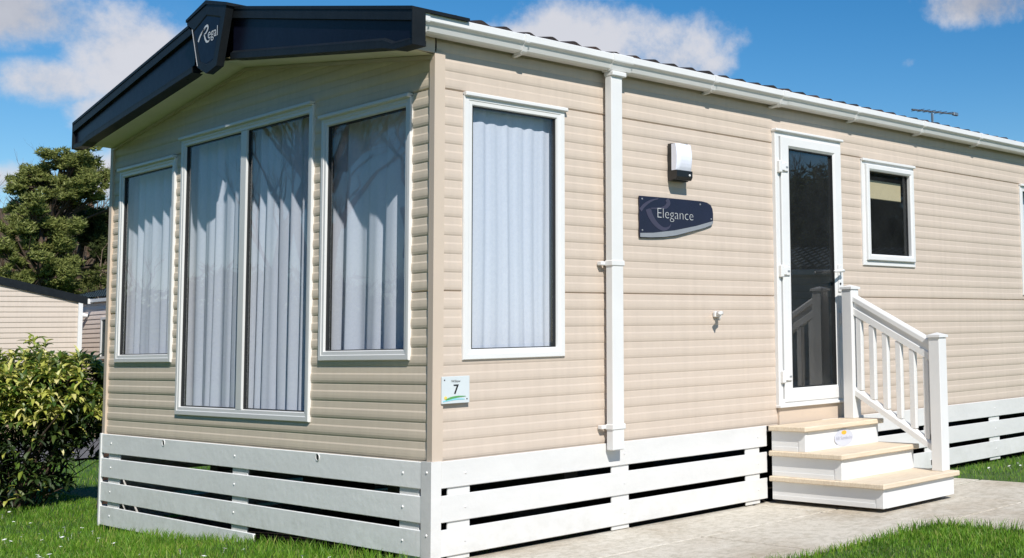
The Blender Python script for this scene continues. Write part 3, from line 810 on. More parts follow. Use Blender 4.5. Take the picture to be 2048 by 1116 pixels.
# far side and back skirting in plain boards
for x0, x1, y0, y1 in ((.0, L, W + .02, W + .04), (L + .02, L + .04, .0, W)):
    t = thing('slatted_skirting', 'white slatted skirting along the hidden long side' if y0 > 4 else 'white slatted skirting under the hidden rear end', 'skirting', ((x0 + x1) / 2, (y0 + y1) / 2, .1))
    for z0, z1 in ZB: 
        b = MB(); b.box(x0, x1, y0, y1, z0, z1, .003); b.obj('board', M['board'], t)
# chassis in the dark below
b = MB(); b.box(.35, L - .4, .9, 1.02, .45, .66); b.box(.35, L - .4, 3.2, 3.32, .45, .66)
for x in (1.2, 4., 7.): b.box(x, x + .1, .5, 3.7, .35, .5); b.box(x - .15, x + .25, .8, 1.1, .0, .36); b.box(x - .15, x + .25, 3.1, 3.4, .0, .36)
b.obj('chassis', M['room_dark'], car)

# ---------------------------------------------------------------- steps with railing
st = thing('entrance_steps', 'white three tread entrance steps with pale timber treads and handrail', 'steps', (2.85, -.5, .2))
X0, X1 = 2.428, 3.272
TY = [(-.020, -.377), (-.330, -.675), (-.620, -.998)]; TZ = [.706, .543, .379]
for i in range(3):
    z = TZ[i]
    b = MB(); b.box(X0, X1, TY[i][1], -.052, z - .033, z, .005)
    b.obj('tread', M['tread'], st)
    zb = (TZ[i + 1] if i < 2 else .227)
    yf = TY[i][1] + .028
    b = MB(); b.box(X0 + .052, X1 - .034, yf, yf + .018, zb, z - .034, .002)
    b.box(X0 + .060, X1 - .06, yf - .004, yf, zb, zb + .022, .0015)
    r = b.obj('riser', M['upvc'], st)
    for s in (0, 1):
        b = MB(); xa = X0 + .030 if s == 0 else X1 - .046
        b.box(xa, xa + .016, yf + .019, -.055, zb, z - .034, .002)
        if s == 0:
            b.box(xa - .005, xa - .0005, yf + .06, -.06, zb + .0, zb + .030, .0015)
        b.obj('side_panel', M['upvc'], st)
    b = MB(); b.box(X0 + .026, X0 + .051, yf - .003, yf + .055, zb, z - .034, .003); b.obj('corner_block', M['upvc'], st)
    if i == 0:
        stk = MB(); stk.dome((2.848, yf - .0042, .606), (0, -1, 0), .001, .001, 4)
        stk = MB(); n = 24
        stk.add([(2.848 + .100 * math.cos(2 * math.pi * k / n), yf - .0062, .606 + .056 * math.sin(2 * math.pi * k / n)) for k in range(n)], [tuple(range(n))])
        badge = stk.obj('oval_badge', M['sticker'], r)
        q = MB(); q.add([(2.850 + .028 * math.cos(2 * math.pi * k / 12), yf - .0070, .640 + .014 * math.sin(2 * math.pi * k / 12)) for k in range(12)], [tuple(range(12))])
        # badge is already a sub-part: its print stays in children of the riser
        q.obj('sun_print', M['orange_ink'], r)
        tt = text_mesh('AB Sundecks', lambda x0, x1, y0, y1: (lambda x, y: (2.762 + (x - x0) / (x1 - x0) * .172, yf - .0072, .594 + (y - y0) / (y1 - y0) * .022)))
        tt.obj('lettering', M['pale_ink'], r)
def newel(x, y, z0, z1, s=.088):
    b = MB(); b.box(x, x + s, y, y + s, z0, z1, .004); p = b.obj('newel_post', M['upvc'], st)
    q = MB(); e = .009
    q.add([(x - e, y - e, z1), (x + s + e, y - e, z1), (x + s + e, y + s + e, z1), (x - e, y + s + e, z1),
           (x - e, y - e, z1 + .016), (x + s + e, y - e, z1 + .016), (x + s + e, y + s + e, z1 + .016), (x - e, y + s + e, z1 + .016), (x + s / 2, y + s / 2, z1 + .034)],
          [(0, 3, 2, 1), (0, 1, 5, 4), (1, 2, 6, 5), (2, 3, 7, 6), (3, 0, 4, 7), (4, 5, 8), (5, 6, 8), (6, 7, 8), (7, 4, 8)])
    q.obj('post_cap', M['upvc'], p)
NX = 3.162
newel(NX, -.195, .706, 1.615); newel(NX, -.935, .379, 1.262)
xc = NX + .044
def rail(name, ya, za, yb, zb, prof):
    b = MB(); b.prism(prof, lambda a, c: (xc + a, ya, za + c), lambda a, c: (xc + a, yb, zb + c)); return b.obj(name, M['upvc'], st)
ya, yb = -.196, -.846
rail('handrail', ya, 1.556, yb, 1.232, [(-.030, -.028), (.030, -.028), (.030, .004), (.022, .018), (0, .024), (-.022, .018), (-.030, .004)])
rail('handrail_base', ya, 1.455, yb, 1.131, [(-.022, -.024), (.022, -.024), (.022, .024), (.016, .032), (.016, .073), (-.016, .073), (-.016, .032), (-.022, .024)])
rail('lower_rail', ya, .895, yb, .535, [(-.026, -.030), (.026, -.030), (.026, .010), (.012, .030), (-.012, .030), (-.026, .010)])
for k in range(6):
    y = -.212 - k * .1135 - .02
    zt = 1.432 + (y - ya) / (yb - ya) * (1.108 - 1.432); zl = .92 + (y - ya) / (yb - ya) * (.56 - .92)
    b = MB(); b.box(xc - .018, xc + .018, y - .024, y + .024, zl, zt, .005); b.obj('baluster', M['upvc'], st)
for y, z in ((-.846, .60), (-.846, .43)):
    b = MB(); b.box(xc - .02, xc + .02, y, y + .022, z - .018, z + .018, .003); b.obj('rail_fixing', M['black'], st)

# ---------------------------------------------------------------- ground
def gz(x, y):
    t = max(0., min(1., (y - .3) / 4.2)); t = t * t * (3 - 2 * t)
    z = .188 - .165 * t
    if y > 6: z -= min(.06, (y - 6) * .01)
    return z
def axis(lo, hi, fine0, fine1, step, far=1.35):
    a = [fine0 + i * step for i in range(int((fine1 - fine0) / step) + 1)]
    d = step; x = a[-1]
    while x < hi: d *= far; x += d; a.append(x)
    d = step; x = a[0]
    while x > lo: d *= far; x -= d; a.insert(0, x)
    return a
xs = axis(-500, 500, -4, 12, .25); ys = axis(-500, 500, -4, 10, .25)
b = MB(); nx = len(xs)
b.add([(x, y, gz(x, y) + .012 * noise.noise(V((x * .8, y * .8, 0)))) for y in ys for x in xs],
      [(j * nx + i, j * nx + i + 1, (j + 1) * nx + i + 1, (j + 1) * nx + i) for j in range(len(ys) - 1) for i in range(nx - 1)])
structure(b.fast('lawn', M['turf'], None, True))
# dark soil strip beneath the caravan
b = MB(); vs = []; 
us = [.06 + i * .25 for i in range(42)]; vv = [.0 + j * .2 for j in range(22)]
b.add([(x, y + .03, gz(x, y) + .018) for y in vv for x in us], [(j * 42 + i, j * 42 + i + 1, (j + 1) * 42 + i + 1, (j + 1) * 42 + i) for j in range(21) for i in range(41)])
structure(b.fast('bare_soil', M['soil'], None))

# concrete path: slabs along the side and a leg toward the viewer
b = MB(); rg = random.Random(4)
def slab(x0, x1, y0, y1):
    z = .200 + rg.uniform(-.002, .003); g = .011
    b.box(x0 + g, x1 - g, y0 + g, y1 - g, .15, z, .004)
xe = [-6.0, -4.2, -2.4, -.5, 1.30, 2.33, 3.30, 4.16]
ye = [-1.46, -.60, .045]
for i in range(len(xe) - 1):
    for j in range(2): slab(xe[i], xe[i + 1], ye[j], ye[j + 1])
yl = [-9., -7.6, -6.2, -4.8, -3.4, -2.1, -1.46]
for j in range(len(yl) - 1):
    slab(2.33, 3.30, yl[j], yl[j + 1]); slab(3.30, 4.16, yl[j], yl[j + 1])
structure(b.obj('path', M['concrete'], None))
b = MB(); b.box(-6, 4.15, -1.45, .04, .15, .192); b.box(2.34, 4.15, -9, -1.45, .15, .192); structure(b.obj('path_bed', M['soil'], None))

# gravel bed and tarmac road beyond the bush
def sheet(name, poly, z, mat):
    b = MB(); b.add([(x, y, z) for x, y in poly], [tuple(range(len(poly)))]); return structure(b.obj(name, mat, None))
sheet('road', [(-30, 10.8), (4, 11.0), (14, 10.2), (40, 9.0), (40, 14.6), (4.4, 14.6), (-30, 16)], .006, M['tarmac'])
sheet('gravel', [(-2, 14.7), (4.4, 14.75), (14, 14.4), (14, 21.5), (-2, 22)], .012, M['gravel'])

# hillside behind
b = MB(); N1 = 110; N2 = 14
vs = []
for j in range(N2 + 1):
    for i in range(N1 + 1):
        a = math.radians(-20 + 275 * i / N1); r = 62 + j * 9
        hgt = (15. if a < math.radians(92) else max(5.5, 15. - 9.5 * (math.degrees(a) - 92) / 8)) * (1 - math.exp(-((j) / 3.4) ** 1.5)) + 1.0 * noise.noise(V((i * .35, j * .5, 2))) * min(1, j / 2)
        vs.append((r * math.cos(a), r * math.sin(a), hgt - .3))
b.add(vs, [(j * (N1 + 1) + i, j * (N1 + 1) + i + 1, (j + 1) * (N1 + 1) + i + 1, (j + 1) * (N1 + 1) + i) for j in range(N2) for i in range(N1)])
structure(b.fast('hillside', M['hill'], None, True))

# ---------------------------------------------------------------- grass
def grass_mesh(regions, seed):
    rg = random.Random(seed); b = MB(); vs = []; fs = []
    for poly_test, (x0, x1, y0, y1), dens, h0, h1 in regions:
        cnt = int((x1 - x0) * (y1 - y0) * dens)
        for _ in range(cnt):
            x = rg.uniform(x0, x1); y = rg.uniform(y0, y1)
            cl = noise.noise(V((x * 1.7, y * 1.7, 5))) * .5 + .5
            k = poly_test(x, y)
            if not k: continue
            h = rg.uniform(h0, h1) * (.65 + .7 * cl) * k
            a = rg.uniform(0, 2 * math.pi); w = rg.uniform(.0016, .0034); lean = rg.uniform(.1, .75) * h; d = rg.uniform(0, 2 * math.pi)
            z = gz(x, y) - .004 
            ca, sa = math.cos(a) * w, math.sin(a) * w; lx, ly = math.cos(d) * lean, math.sin(d) * lean
            n = len(vs)
            vs += [(x - ca, y - sa, z), (x + ca, y + sa, z), (x + ca * .7 + lx * .4, y + sa * .7 + ly * .4, z + h * .6), (x - ca * .7 + lx * .4, y - sa * .7 + ly * .4, z + h * .6), (x + lx, y + ly, z + h)]
            fs += [(n, n + 1, n + 2, n + 3), (n + 3, n + 2, n + 4)]
    b.v = vs; b.f = fs
    return b
def front_ok(x, y):
    if x > -.03 and -.03 < y < 4.25: 
        return 0
    if y < .05 and x > -6: return 0
    e = 1.0
    if x > -.12 and y < 4.2: e = 1.35   # longer along the skirting
    return e
def right_ok(x, y):
    if x > 2.345 or y > -1.45: return 0
    d = min(2.345 - x, -1.45 - y)
    return 1.7 if d < .07 else 1.0
def under_ok(x, y): return .5 if (.28 < x < .55) or (.72 < x < 1.02) else 0
g = grass_mesh([
    (front_ok, (-1.5, .2, .05, 3.2), 4300, .025, .058),
    (front_ok, (-1.6, .6, 3.2, 7.2), 3000, .025, .055),
    (front_ok, (-1.0, 3.0, 7.2, 10.7), 700, .03, .06),
    (right_ok, (.6, 2.36, -2.9, -1.43), 9500, .012, .046),
    (lambda x, y: 1., (4.17, 9.0, -1.6, -.06), 1500, .025, .05),
    (under_ok, (.25, 1.05, .05, .16), 2600, .03, .09),
], 3)
o = g.fast('grass', M['grass'], None); o['kind'] = 'stuff'

gm = M['grass'].node_tree
gr = [n for n in gm.nodes if n.type == 'VALTORGB'][0]
gp = node(gm, 'ShaderNodeNewGeometry'); gn = node(gm, 'ShaderNodeTexNoise'); gn.inputs['Scale'].default_value = 3.2; gn.inputs['Detail'].default_value = 5; gn.inputs['Roughness'].default_value = .65
gm.links.new(gp.outputs['Position'], gn.inputs['Vector'])
g2 = ramp(gm, gn.outputs['Fac'], [(.32, (.58, .62, .5)), (.52, (1.0, 1.0, .95)), (.70, (1.25, 1.1, 1.0))])
gx = node(gm, 'ShaderNodeMix', data_type='RGBA', blend_type='MULTIPLY'); gx.inputs['Factor'].default_value = 1
dst = [l.to_socket for l in gr.outputs[0].links]
gm.links.new(gr.outputs[0], gx.inputs['A']); gm.links.new(g2.outputs[0], gx.inputs['B'])
for d_ in dst: gm.links.new(gx.outputs['Result'], d_)
# daisies
def daisy_proto():
    b = MB(); n = 9
    vs = []; fs = []
    for k in range(n):
        a = 2 * math.pi * k / n; c, s_ = math.cos(a), math.sin(a); p = (-s_, c)
        m = len(vs)
        vs += [(.003 * c, .003 * s_, .052), (.011 * c + p[0] * .004, .011 * s_ + p[1] * .004, .055), (.016 * c, .016 * s_, .057), (.011 * c - p[0] * .004, .011 * s_ - p[1] * .004, .055)]
        fs.append((m, m + 1, m + 2, m + 3))
    b.add(vs, fs)
    b.tube([(0, 0, 0), (.002, 0, .05)], [.0012, .001], 4)
    b.dome((0, 0, .053), (0, 0, 1), .005, .004, 6)
    return b
d0 = daisy_proto().fast('daisy', M['petal'], None)
tag(d0, 'tiny white daisy open in the short front lawn', 'daisy', 'white daisies scattered in the front lawn')
rg = random.Random(12); spots = []
while len(spots) < 85:
    x = rg.uniform(-1.3, -.12); y = rg.uniform(.6, 6.0)
    if noise.noise(V((x * 1.3, y * 1.3, 9))) < -.12: continue
    spots.append((x, y))
far_spots = [(rg.uniform(4.5, 7.5), rg.uniform(-.95, -.25)) for _ in range(16)]
for i, (x, y) in enumerate(spots + far_spots):
    o = d0 if i == 0 else d0.copy()
    if i: COL.objects.link(o)
    o.location = (x, y, gz(x, y) - .004); o.rotation_euler = (rg.uniform(-.35, .1), rg.uniform(-.35, .1), rg.uniform(0, 6)); k = rg.uniform(.6, .95); o.scale = (k, k, k * rg.uniform(.7, .95))
    if i >= len(spots):
        o['label'] = 'tiny white daisy in the lawn beyond the steps'; o['group'] = 'white daisies in the lawn beyond the steps'

# ---------------------------------------------------------------- variegated bush
def leaf_at(b, p, d, up, ln, wd, droop):
    d = d.normalized(); s_ = d.cross(up)
    if s_.length < 1e-4: s_ = d.orthogonal()
    s_.normalize(); nrm = s_.cross(d)
    a = p; m1 = p + d * ln * .35 + nrm * ln * .06; m2 = p + d * ln * .72 + nrm * ln * (.04 - droop * .12); t = p + d * ln - nrm * ln * droop * .35
    fold = nrm * wd * .35
    vs = [a, m1 + s_ * wd * .48 + fold, m2 + s_ * wd * .36 + fold * .7, t, m2 - s_ * wd * .36 + fold * .7, m1 - s_ * wd * .48 + fold, m1, m2]
    b.add(vs, [(0, 1, 6), (6, 1, 2, 7), (7, 2, 3), (0, 6, 5), (5, 6, 7, 4), (7, 3, 4)])
def bush(label, c, R, H, nw, seed):
    rg = random.Random(seed); root = thing('variegated_bush', label, 'bush', c)
    lit = MB(); shade = MB(); stems = MB(); C = V(c)
    blobs = [(V((0, 0, .98 * H / 1.5)), .72), (V((-.15, .25, 1.0 * H / 1.5)), .75), (V((.32, -.28, .90)), .50), (V((.36, -.30, .74)), .30), (V((-.25, .1, .6)), .72), (V((.1, -.1, .55)), .60), (V((-.5, .4, .8)), .8), (V((-.1, -.15, .25)), .5), (V((.62, -.42, .90)), .17)]
    for w in range(nw):
        bc, br = blobs[min(len(blobs) - 1, int(rg.random() ** .9 * len(blobs)))]
        while True:
            v = V((rg.uniform(-1, 1), rg.uniform(-1, 1), rg.uniform(-1, 1)))
            if .05 < v.length < 1: break
        v.normalize(); rad = br * R * rg.uniform(.72, 1.0) * (1 + .22 * noise.noise(v * 2.2 + V((seed, 0, 0))))
        p = C + bc * R / 1.0 + V((v.x * rad, v.y * rad, v.z * rad * .85))
        zrel = p.z - c[2]
        if zrel < .08: continue
        low = zrel < .56 * H
        if low and rg.random() < .76: continue
        axis_ = (V((v.x - .25, v.y - .55, abs(v.z) * .6 + .65)) + V((rg.uniform(-.4, .4), rg.uniform(-.4, .4), rg.uniform(-.2, .4)))).normalized()
        nl = rg.randint(5, 8); a0 = rg.uniform(0, 6)
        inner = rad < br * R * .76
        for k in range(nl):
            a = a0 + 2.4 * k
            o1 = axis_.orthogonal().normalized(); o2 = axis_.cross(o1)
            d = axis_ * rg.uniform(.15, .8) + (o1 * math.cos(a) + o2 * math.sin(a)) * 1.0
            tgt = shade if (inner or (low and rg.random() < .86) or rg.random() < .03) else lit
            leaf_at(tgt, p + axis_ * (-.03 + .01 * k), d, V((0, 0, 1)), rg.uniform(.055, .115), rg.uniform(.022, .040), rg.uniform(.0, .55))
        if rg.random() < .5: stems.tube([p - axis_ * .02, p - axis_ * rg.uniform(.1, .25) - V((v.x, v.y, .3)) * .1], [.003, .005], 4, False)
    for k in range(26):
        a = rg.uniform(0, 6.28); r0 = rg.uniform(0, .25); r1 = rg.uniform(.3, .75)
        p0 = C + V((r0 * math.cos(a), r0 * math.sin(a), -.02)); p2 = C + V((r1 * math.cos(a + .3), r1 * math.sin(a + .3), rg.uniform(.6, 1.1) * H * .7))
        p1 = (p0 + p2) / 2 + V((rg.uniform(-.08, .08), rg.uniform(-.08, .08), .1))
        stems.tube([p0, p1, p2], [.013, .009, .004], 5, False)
    lit.fast('foliage', M['leaf'], root); shade.fast('shaded_foliage', M['leaf_shade'], root); stems.fast('stems', M['bark'], root)
bush('glossy yellow and green variegated bush on the lawn beside the front corner', (.04, 6.30, .02), .93, 1.28, 3700, 5)

# worn timber stump beside the skirting
stp = MB(); n = 12; rings = []
vs = []
for j, (z, r) in enumerate([(0, .19), (.15, .17), (.32, .165), (.44, .16), (.46, .14)]):
    for k in range(n):
        a = 2 * math.pi * k / n; rr = r * (1 + .18 * noise.noise(V((math.cos(a) * 1.5, math.sin(a) * 1.5, z * 3))))
        vs.append((.60 + rr * math.cos(a), 5.50 + rr * math.sin(a), z + .01))
fs = [(j * n + k, j * n + (k + 1) % n, (j + 1) * n + (k + 1) % n, (j + 1) * n + k) for j in range(4) for k in range(n)] + [tuple(range(4 * n, 5 * n))]
stp.add(vs, fs)
tag(stp.obj('tree_stump', M['stump'], None), 'brown rough tree stump in shade between bush and skirting', 'stump')

# ---------------------------------------------------------------- neighbouring caravans
def far_caravan(label, loc, rot, Lx, Wy, eave, rise, wins, ov=.16, wall='siding_far'):
    root = thing('static_caravan', label, 'caravan', loc); root.rotation_euler = (0, 0, rot)
    def P(b, name, mat, par=root): 
        me = bpy.data.meshes.new(name); me.from_pydata([tuple(v) for v in b.v], [], b.f)
        return link(name, me, mat, par, False)
    # siding with 0.14 m boards as shallow steps on four sides; gables at both ends of x
    b = MB(); z = .55; st_ = .118
    def ztop(y): return eave + rise * (1 - abs(y - Wy / 2) / (Wy / 2))
    rows = []
    while z < eave + rise:
        rows.append(z); z += st_
    for z in rows:
        za, zb = z, min(z + st_, eave)
        if za < eave:
            for side in (0, 1):
                s_ = -1 if side == 0 else 1; y = 0 if side == 0 else Wy
                b.add([(0, y + s_ * .004, za), (Lx, y + s_ * .004, za), (Lx, y + s_ * .012, za + .016), (0, y + s_ * .012, za + .016), (Lx, y + s_ * .008, zb - .06), (0, y + s_ * .008, zb - .06), (Lx, y, zb), (0, y, zb)], [(0, 1, 2, 3), (3, 2, 4, 5), (5, 4, 6, 7)])
        def yr(zz):
            if zz <= eave: return (0, Wy)
            d = (zz - eave) / rise * Wy / 2; return (min(d, Wy / 2), max(Wy - d, Wy / 2))
        za, zb = z, min(z + st_, eave + rise)
        for end in (0, 1):
            s_ = -1 if end == 0 else 1; x = 0 if end == 0 else Lx
            a0, a1 = yr(za); c0, c1 = yr(zb)
            b.add([(x + s_ * .004, a0, za), (x + s_ * .004, a1, za), (x + s_ * .012, a1, za + .016), (x + s_ * .012, a0, za + .016), (x + s_ * .008, c1, max(za + .02, zb - .06)), (x + s_ * .008, c0, max(za + .02, zb - .06)), (x, c1, zb), (x, c0, zb)], [(0, 1, 2, 3), (3, 2, 4, 5), (5, 4, 6, 7)])
    P(b, 'wall', M[wall])
    b = MB()
    for x in (0, Lx):
        for y in (0, Wy): b.box(x - .045, x + .045, y - .045, y + .045, .5, eave + .02)
    P(b, 'corner_trim', M['upvc'])
    b = MB()
    for s_ in (0, 1):
        for cidx in range(9):
            ta, tb = cidx / 9, (cidx + 1) / 9
            f = lambda t: ((-.12 + (Wy / 2 + .12) * t) if s_ == 0 else (Wy + .12 - (Wy / 2 + .12) * t), eave + .04 + (rise + .02) * t)
            ya, za = f(ta); yb, zb = f(tb); nn = int(Lx / .15)
            for i in range(nn):
                xa = -ov + (Lx + 2 * ov) * i / nn; xb = -ov + (Lx + 2 * ov) * (i + 1) / nn; xm = (xa + xb) / 2
                b.add([(xa, ya, za + .03), (xm, ya, za + .065), (xb, ya, za + .03), (xb, yb, zb + .0), (xm, yb, zb + .035), (xa, yb, zb + .0)], [(0, 1, 4, 5), (1, 2, 3, 4)])
    P(b, 'roof', M['roof_dark'])
    for x in (-ov - .03, Lx + ov + .0):
        for s_ in (0, 1):
            b = MB(); y0 = -.14 if s_ == 0 else Wy + .14
            zz = eave + .06
            b.prism([(y0, zz - .14), (Wy / 2, eave + rise - .06), (Wy / 2, eave + rise + .13), (y0, zz + .04)], lambda y, z: (x, y, z), lambda y, z: (x + .03, y, z))
            P(b, 'verge_board', M['dark_trim'])
    b = MB()
    for y in (-.10, Wy + .02): b.box(-.02, Lx + .02, y, y + .08, eave - .06, eave + .03, .01)
    g = P(b, 'gutter', M['upvc'])
    b = MB()
    for x in (.9, 2.2, 3.5, 4.8): b.box(x, x + .04, -.15, -.02, eave - .09, eave + .04)
    P(b, 'gutter_bracket', M['upvc'], g)
    b = MB(); b.box(.05, Lx - .05, -.02, Wy + .02, .0, .5); P(b, 'skirting', M['board'])
    for side, u0, u1, z0, z1 in wins:
        mp = {'S': (lambda u, o, z: (u, -o, z)), 'E': (lambda u, o, z: (-o, u, z))}[side]
        f = frame_ring(mp, (u0, u1, z0, z1), [(0, 0), (0, .04), (.06, .04), (.065, .01)]); w_ = P(f, 'window', M['upvc'])
        q = MB(); q.add([mp(u0 + .06, .02, z0 + .06), mp(u1 - .06, .02, z0 + .06), mp(u1 - .06, .02, z1 - .06), mp(u0 + .06, .02, z1 - .06)], [(0, 1, 2, 3)]); P(q, 'pane', M['far_glass'], w_)
    return root
m, nt, bb = new_mat('far_window'); n = noise_tex(nt, 1.5, 2); r = ramp(nt, n.outputs['Fac'], [(.35, (.02, .03, .03)), (.65, (.10, .13, .13))]); nt.links.new(r.outputs[0], bb.inputs['Base Color']); bb.inputs['Roughness'].default_value = .08
M['far_glass'] = m
# gable end toward the path: local x axis points away (world +y)
far_caravan('pale caravan whose sunny gable end shows left behind the bush', (7.08, 26.1, -.1), math.pi / 2, 10., 3.9, 2.58, .50, [], .02)
# long side seen between the gable and the near caravan: faces world -x
far_caravan('pale caravan with dark tiled roof and shaded long wall seen beside the near caravan', (8.25, 30.9, -.1), -math.pi / 2, 11., 3.9, 2.70, .52, [('S', 2.80, 4.2, 1.2, 2.25)], wall='siding_pink')
sl = thing('security_light', 'small white and black security light high on the far shaded caravan wall', 'security light', (8.2, 29.1, 2.2))
b = MB(); b.tube([(8.24, 29.02, 2.21), (8.10, 29.12, 2.24), (8.02, 29.25, 2.22)], [.05, .065, .075], 10); b.obj('bracket', M['upvc'], sl)
b = MB(); b.tube([(8.025, 29.24, 2.22), (7.96, 29.40, 2.19)], [.085, .09], 10); b.obj('lamp_head', M['black'], sl)

# ---------------------------------------------------------------- trees
def needles(b, c, rx, ry, rz, n, rg, size=.20):
    """flat pad of needle tufts"""
    for _ in range(n):
        while True:
            v = V((rg.uniform(-1, 1), rg.uniform(-1, 1), rg.uniform(-1, 1)))
            if v.length < 1: break
        q = V((v.x * rx, v.y * ry, v.z * rz * (1.0 if v.z > 0 else .55)))
        p = V(c) + q
        for k in range(4):
            d = V((rg.uniform(-1, 1), rg.uniform(-1, 1), rg.uniform(-.15, 1.1))).normalized()
            s_ = d.orthogonal().normalized(); s_.rotate(__import__('mathutils').Quaternion(d, rg.uniform(0, 3)))
            ln = size * rg.uniform(.6, 1.2); w = size * .16
            b.add([p - s_ * w, p + s_ * w, p + d * ln], [(0, 1, 2)])
VU = V((.6225, -.7822, 0)); VW = V((.7822, .6225, 0))      # across and away, seen from the lawn
def pine(label, base, clumps, trunk, seed, mat='needle', dens=1.0, limbs=True, extra=()):
    rg = random.Random(seed); root = thing('pine_tree', label, 'pine tree', base); B = V(base)
    fol = MB(); wood = MB()
    P3 = lambda u, z, w=0.: B + VU * u + VW * w + V((0, 0, z))
    tp = [P3(*t[:2]) for t in trunk]
    wood.tube(tp, [t[2] for t in trunk], 9)
    allc = [(u, z, ru, rz * 1.35) for u, z, ru, rz in clumps]
    for (eu, ez, eru, erz, cnt) in extra:
        for _ in range(cnt):
            a_ = rg.uniform(0, 6.283); q_ = rg.random() ** .5
            allc.append((eu + eru * q_ * math.cos(a_), ez + erz * q_ * math.sin(a_), rg.uniform(.25, .50), rg.uniform(.16, .30)))
    for (u, z, ru, rz) in allc:
        w = rg.uniform(-.9, .9)
        c = P3(u, z, w)
        n = int(ru * rz * 2100 * dens)
        # sub-pads so that each mass breaks up
        for k in range(6):
            cc = c + V((0, 0, -.1 * rz)) + VU * rg.uniform(-.75, .75) * ru + VW * rg.uniform(-.6, .6) * ru + V((0, 0, rg.uniform(-.8, .8) * rz))
            needles(fol, cc, ru * .42, ru * .42, rz * .72, n // 6, rg, .15)
        if limbs:
            t = min(tp, key=lambda q: abs(q.z - (c.z - .5)))
            mid = (t + c) / 2 + V((0, 0, -.15 + rg.uniform(-.2, .2)))
            wood.tube([t, mid, c - V((0, 0, rz * .3))], [.075, .05, .02], 6, False)
            for k in range(3):
                e = c + VU * rg.uniform(-1, 1) * ru + VW * rg.uniform(-.6, .6) * ru
                wood.tube([mid, (mid + e) / 2 - V((0, 0, .06)), e], [.035, .022, .010], 5, False)
    wood.fast('trunk', M['bark'], root, True); fol.fast('crown', M[mat], root)
    return root
def px(lst, x0=105, s=52.3):
    return [((x - x0) / s, 9.17 - (y - 290) / s, rx / s, ry / s) for x, y, rx, ry in lst]
pine('tall Scots pine with broad flat layered crown on the skyline', (12.8, 46.2, 0),
     px([(125, 308, 34, 12), (92, 318, 34, 13), (152, 330, 40, 13), (45, 335, 25, 14), (62, 352, 38, 14), (185, 307, 26, 10), (188, 338, 20, 14), (112, 358, 48, 14), (160, 372, 34, 11), (30, 388, 34, 14), (80, 392, 38, 12), (128, 402, 24, 9), (204, 372, 20, 9), (216, 402, 16, 10), (12, 408, 24, 12), (62, 410, 34, 9)]),
     [(0.1, 0, .22), (.05, 2.5, .19), (0.0, 4.5, .16), (-.05, 6.2, .13), (.1, 7.6, .10), (.2, 8.6, .05)], 1, extra=((.25, 7.85, 1.75, .85, 30),))
pine('lower spreading pine with drooping boughs at the left edge', (12.0, 44.9, 0),
     px([(40, 438, 42, 16), (62, 420, 24, 12), (48, 456, 38, 17), (85, 470, 32, 17), (30, 482, 38, 18), (72, 505, 42, 19), (28, 530, 38, 18), (90, 540, 32, 17), (55, 560, 42, 15), (10, 560, 30, 14), (5, 450, 22, 18)], x0=50),
     [(0.0, 0, .17), (.05, 2., .14), (-.1, 4., .11), (0.0, 6., .06)], 2, extra=((-.2, 5.1, .95, 1.3, 24),))
pine('slim pine with dark curving trunk and hanging boughs', (14.2, 47.6, 0),
     px([(135, 412, 26, 11), (165, 426, 26, 14), (196, 420, 22, 14), (205, 440, 16, 14), (150, 440, 16, 10), (212, 462, 12, 12)], x0=142),
     [(.1, 0, .17), (.0, 3.2, .15), (-.15, 4.6, .13), (.02, 5.6, .11), (.18, 6.3, .09), (.15, 6.9, .06)], 3, 'needle_dark', extra=((.9, 6.35, .8, .75, 26), (1.2, 5.3, .35, .7, 6)))
def shrub_mass(label, base, clumps, seed):
    rg = random.Random(seed); root = thing('evergreen_shrub', label, 'shrub', base); fol = MB(); st_ = MB(); B = V(base)
    for u, z, ru, rz in clumps:
        for k in range(5):
            c = B + VU * (u + rg.uniform(-.6, .6) * ru) + VW * rg.uniform(-.6, .6) + V((0, 0, z + rg.uniform(-.5, .5) * rz))
            needles(fol, c, ru * .5, .5, rz * .55, int(ru * rz * 110), rg, .20)
        st_.tube([B, B + VU * u * .5 + V((0, 0, z * .5)), B + VU * u + V((0, 0, z))], [.06, .04, .02], 5, False)
    fol.fast('foliage', M['scrub'], root); st_.fast('stems', M['bark'], root)
shrub_mass('olive green shrub above the far tiled roof', (13.9, 44.4, 0), px([(165, 556, 36, 16), (195, 562, 30, 18), (140, 572, 34, 14), (205, 535, 20, 14), (182, 540, 18, 12)], x0=170), 8)
shrub_mass('rounded dull green shrub between pine trunk and far gable', (12.9, 45.3, 0), px([(120, 572, 34, 12), (95, 580, 34, 12), (60, 580, 40, 14)], x0=100), 9)

def branchy(b, p, d, ln, r, depth, rg, spread=.55):
    mid = p + d * ln * .5 + V((rg.uniform(-1, 1), rg.uniform(-1, 1), rg.uniform(-.3, .6))) * ln * .08
    e = p + d * ln + V((rg.uniform(-1, 1), rg.uniform(-1, 1), rg.uniform(-.2, .5))) * ln * .1
    b.tube([p, mid, e], [r, r * .8, r * .6], 5 if r > .02 else 3, False)
    if depth == 0: return
    for k in range(rg.randint(2, 4)):
        q = p + (e - p) * rg.uniform(.35, 1.0)
        dd = (d + V((rg.uniform(-1, 1), rg.uniform(-1, 1), rg.uniform(-.35, .8))) * spread).normalized()
        branchy(b, q, dd, ln * rg.uniform(.5, .78), r * .5, depth - 1, rg, spread)
def bare_tree(label, base, h, seed, mat='woodtwig', depth=4, group=None, spread=.6):
    rg = random.Random(seed); b = MB()
    branchy(b, V(base), V((rg.uniform(-.1, .1), rg.uniform(-.1, .1), 1)).normalized(), h * .42, h * .022, depth, rg, spread)
    root = thing('bare_tree', label, 'tree', base, group)
    b.fast('branches', M[mat], root)
    return root
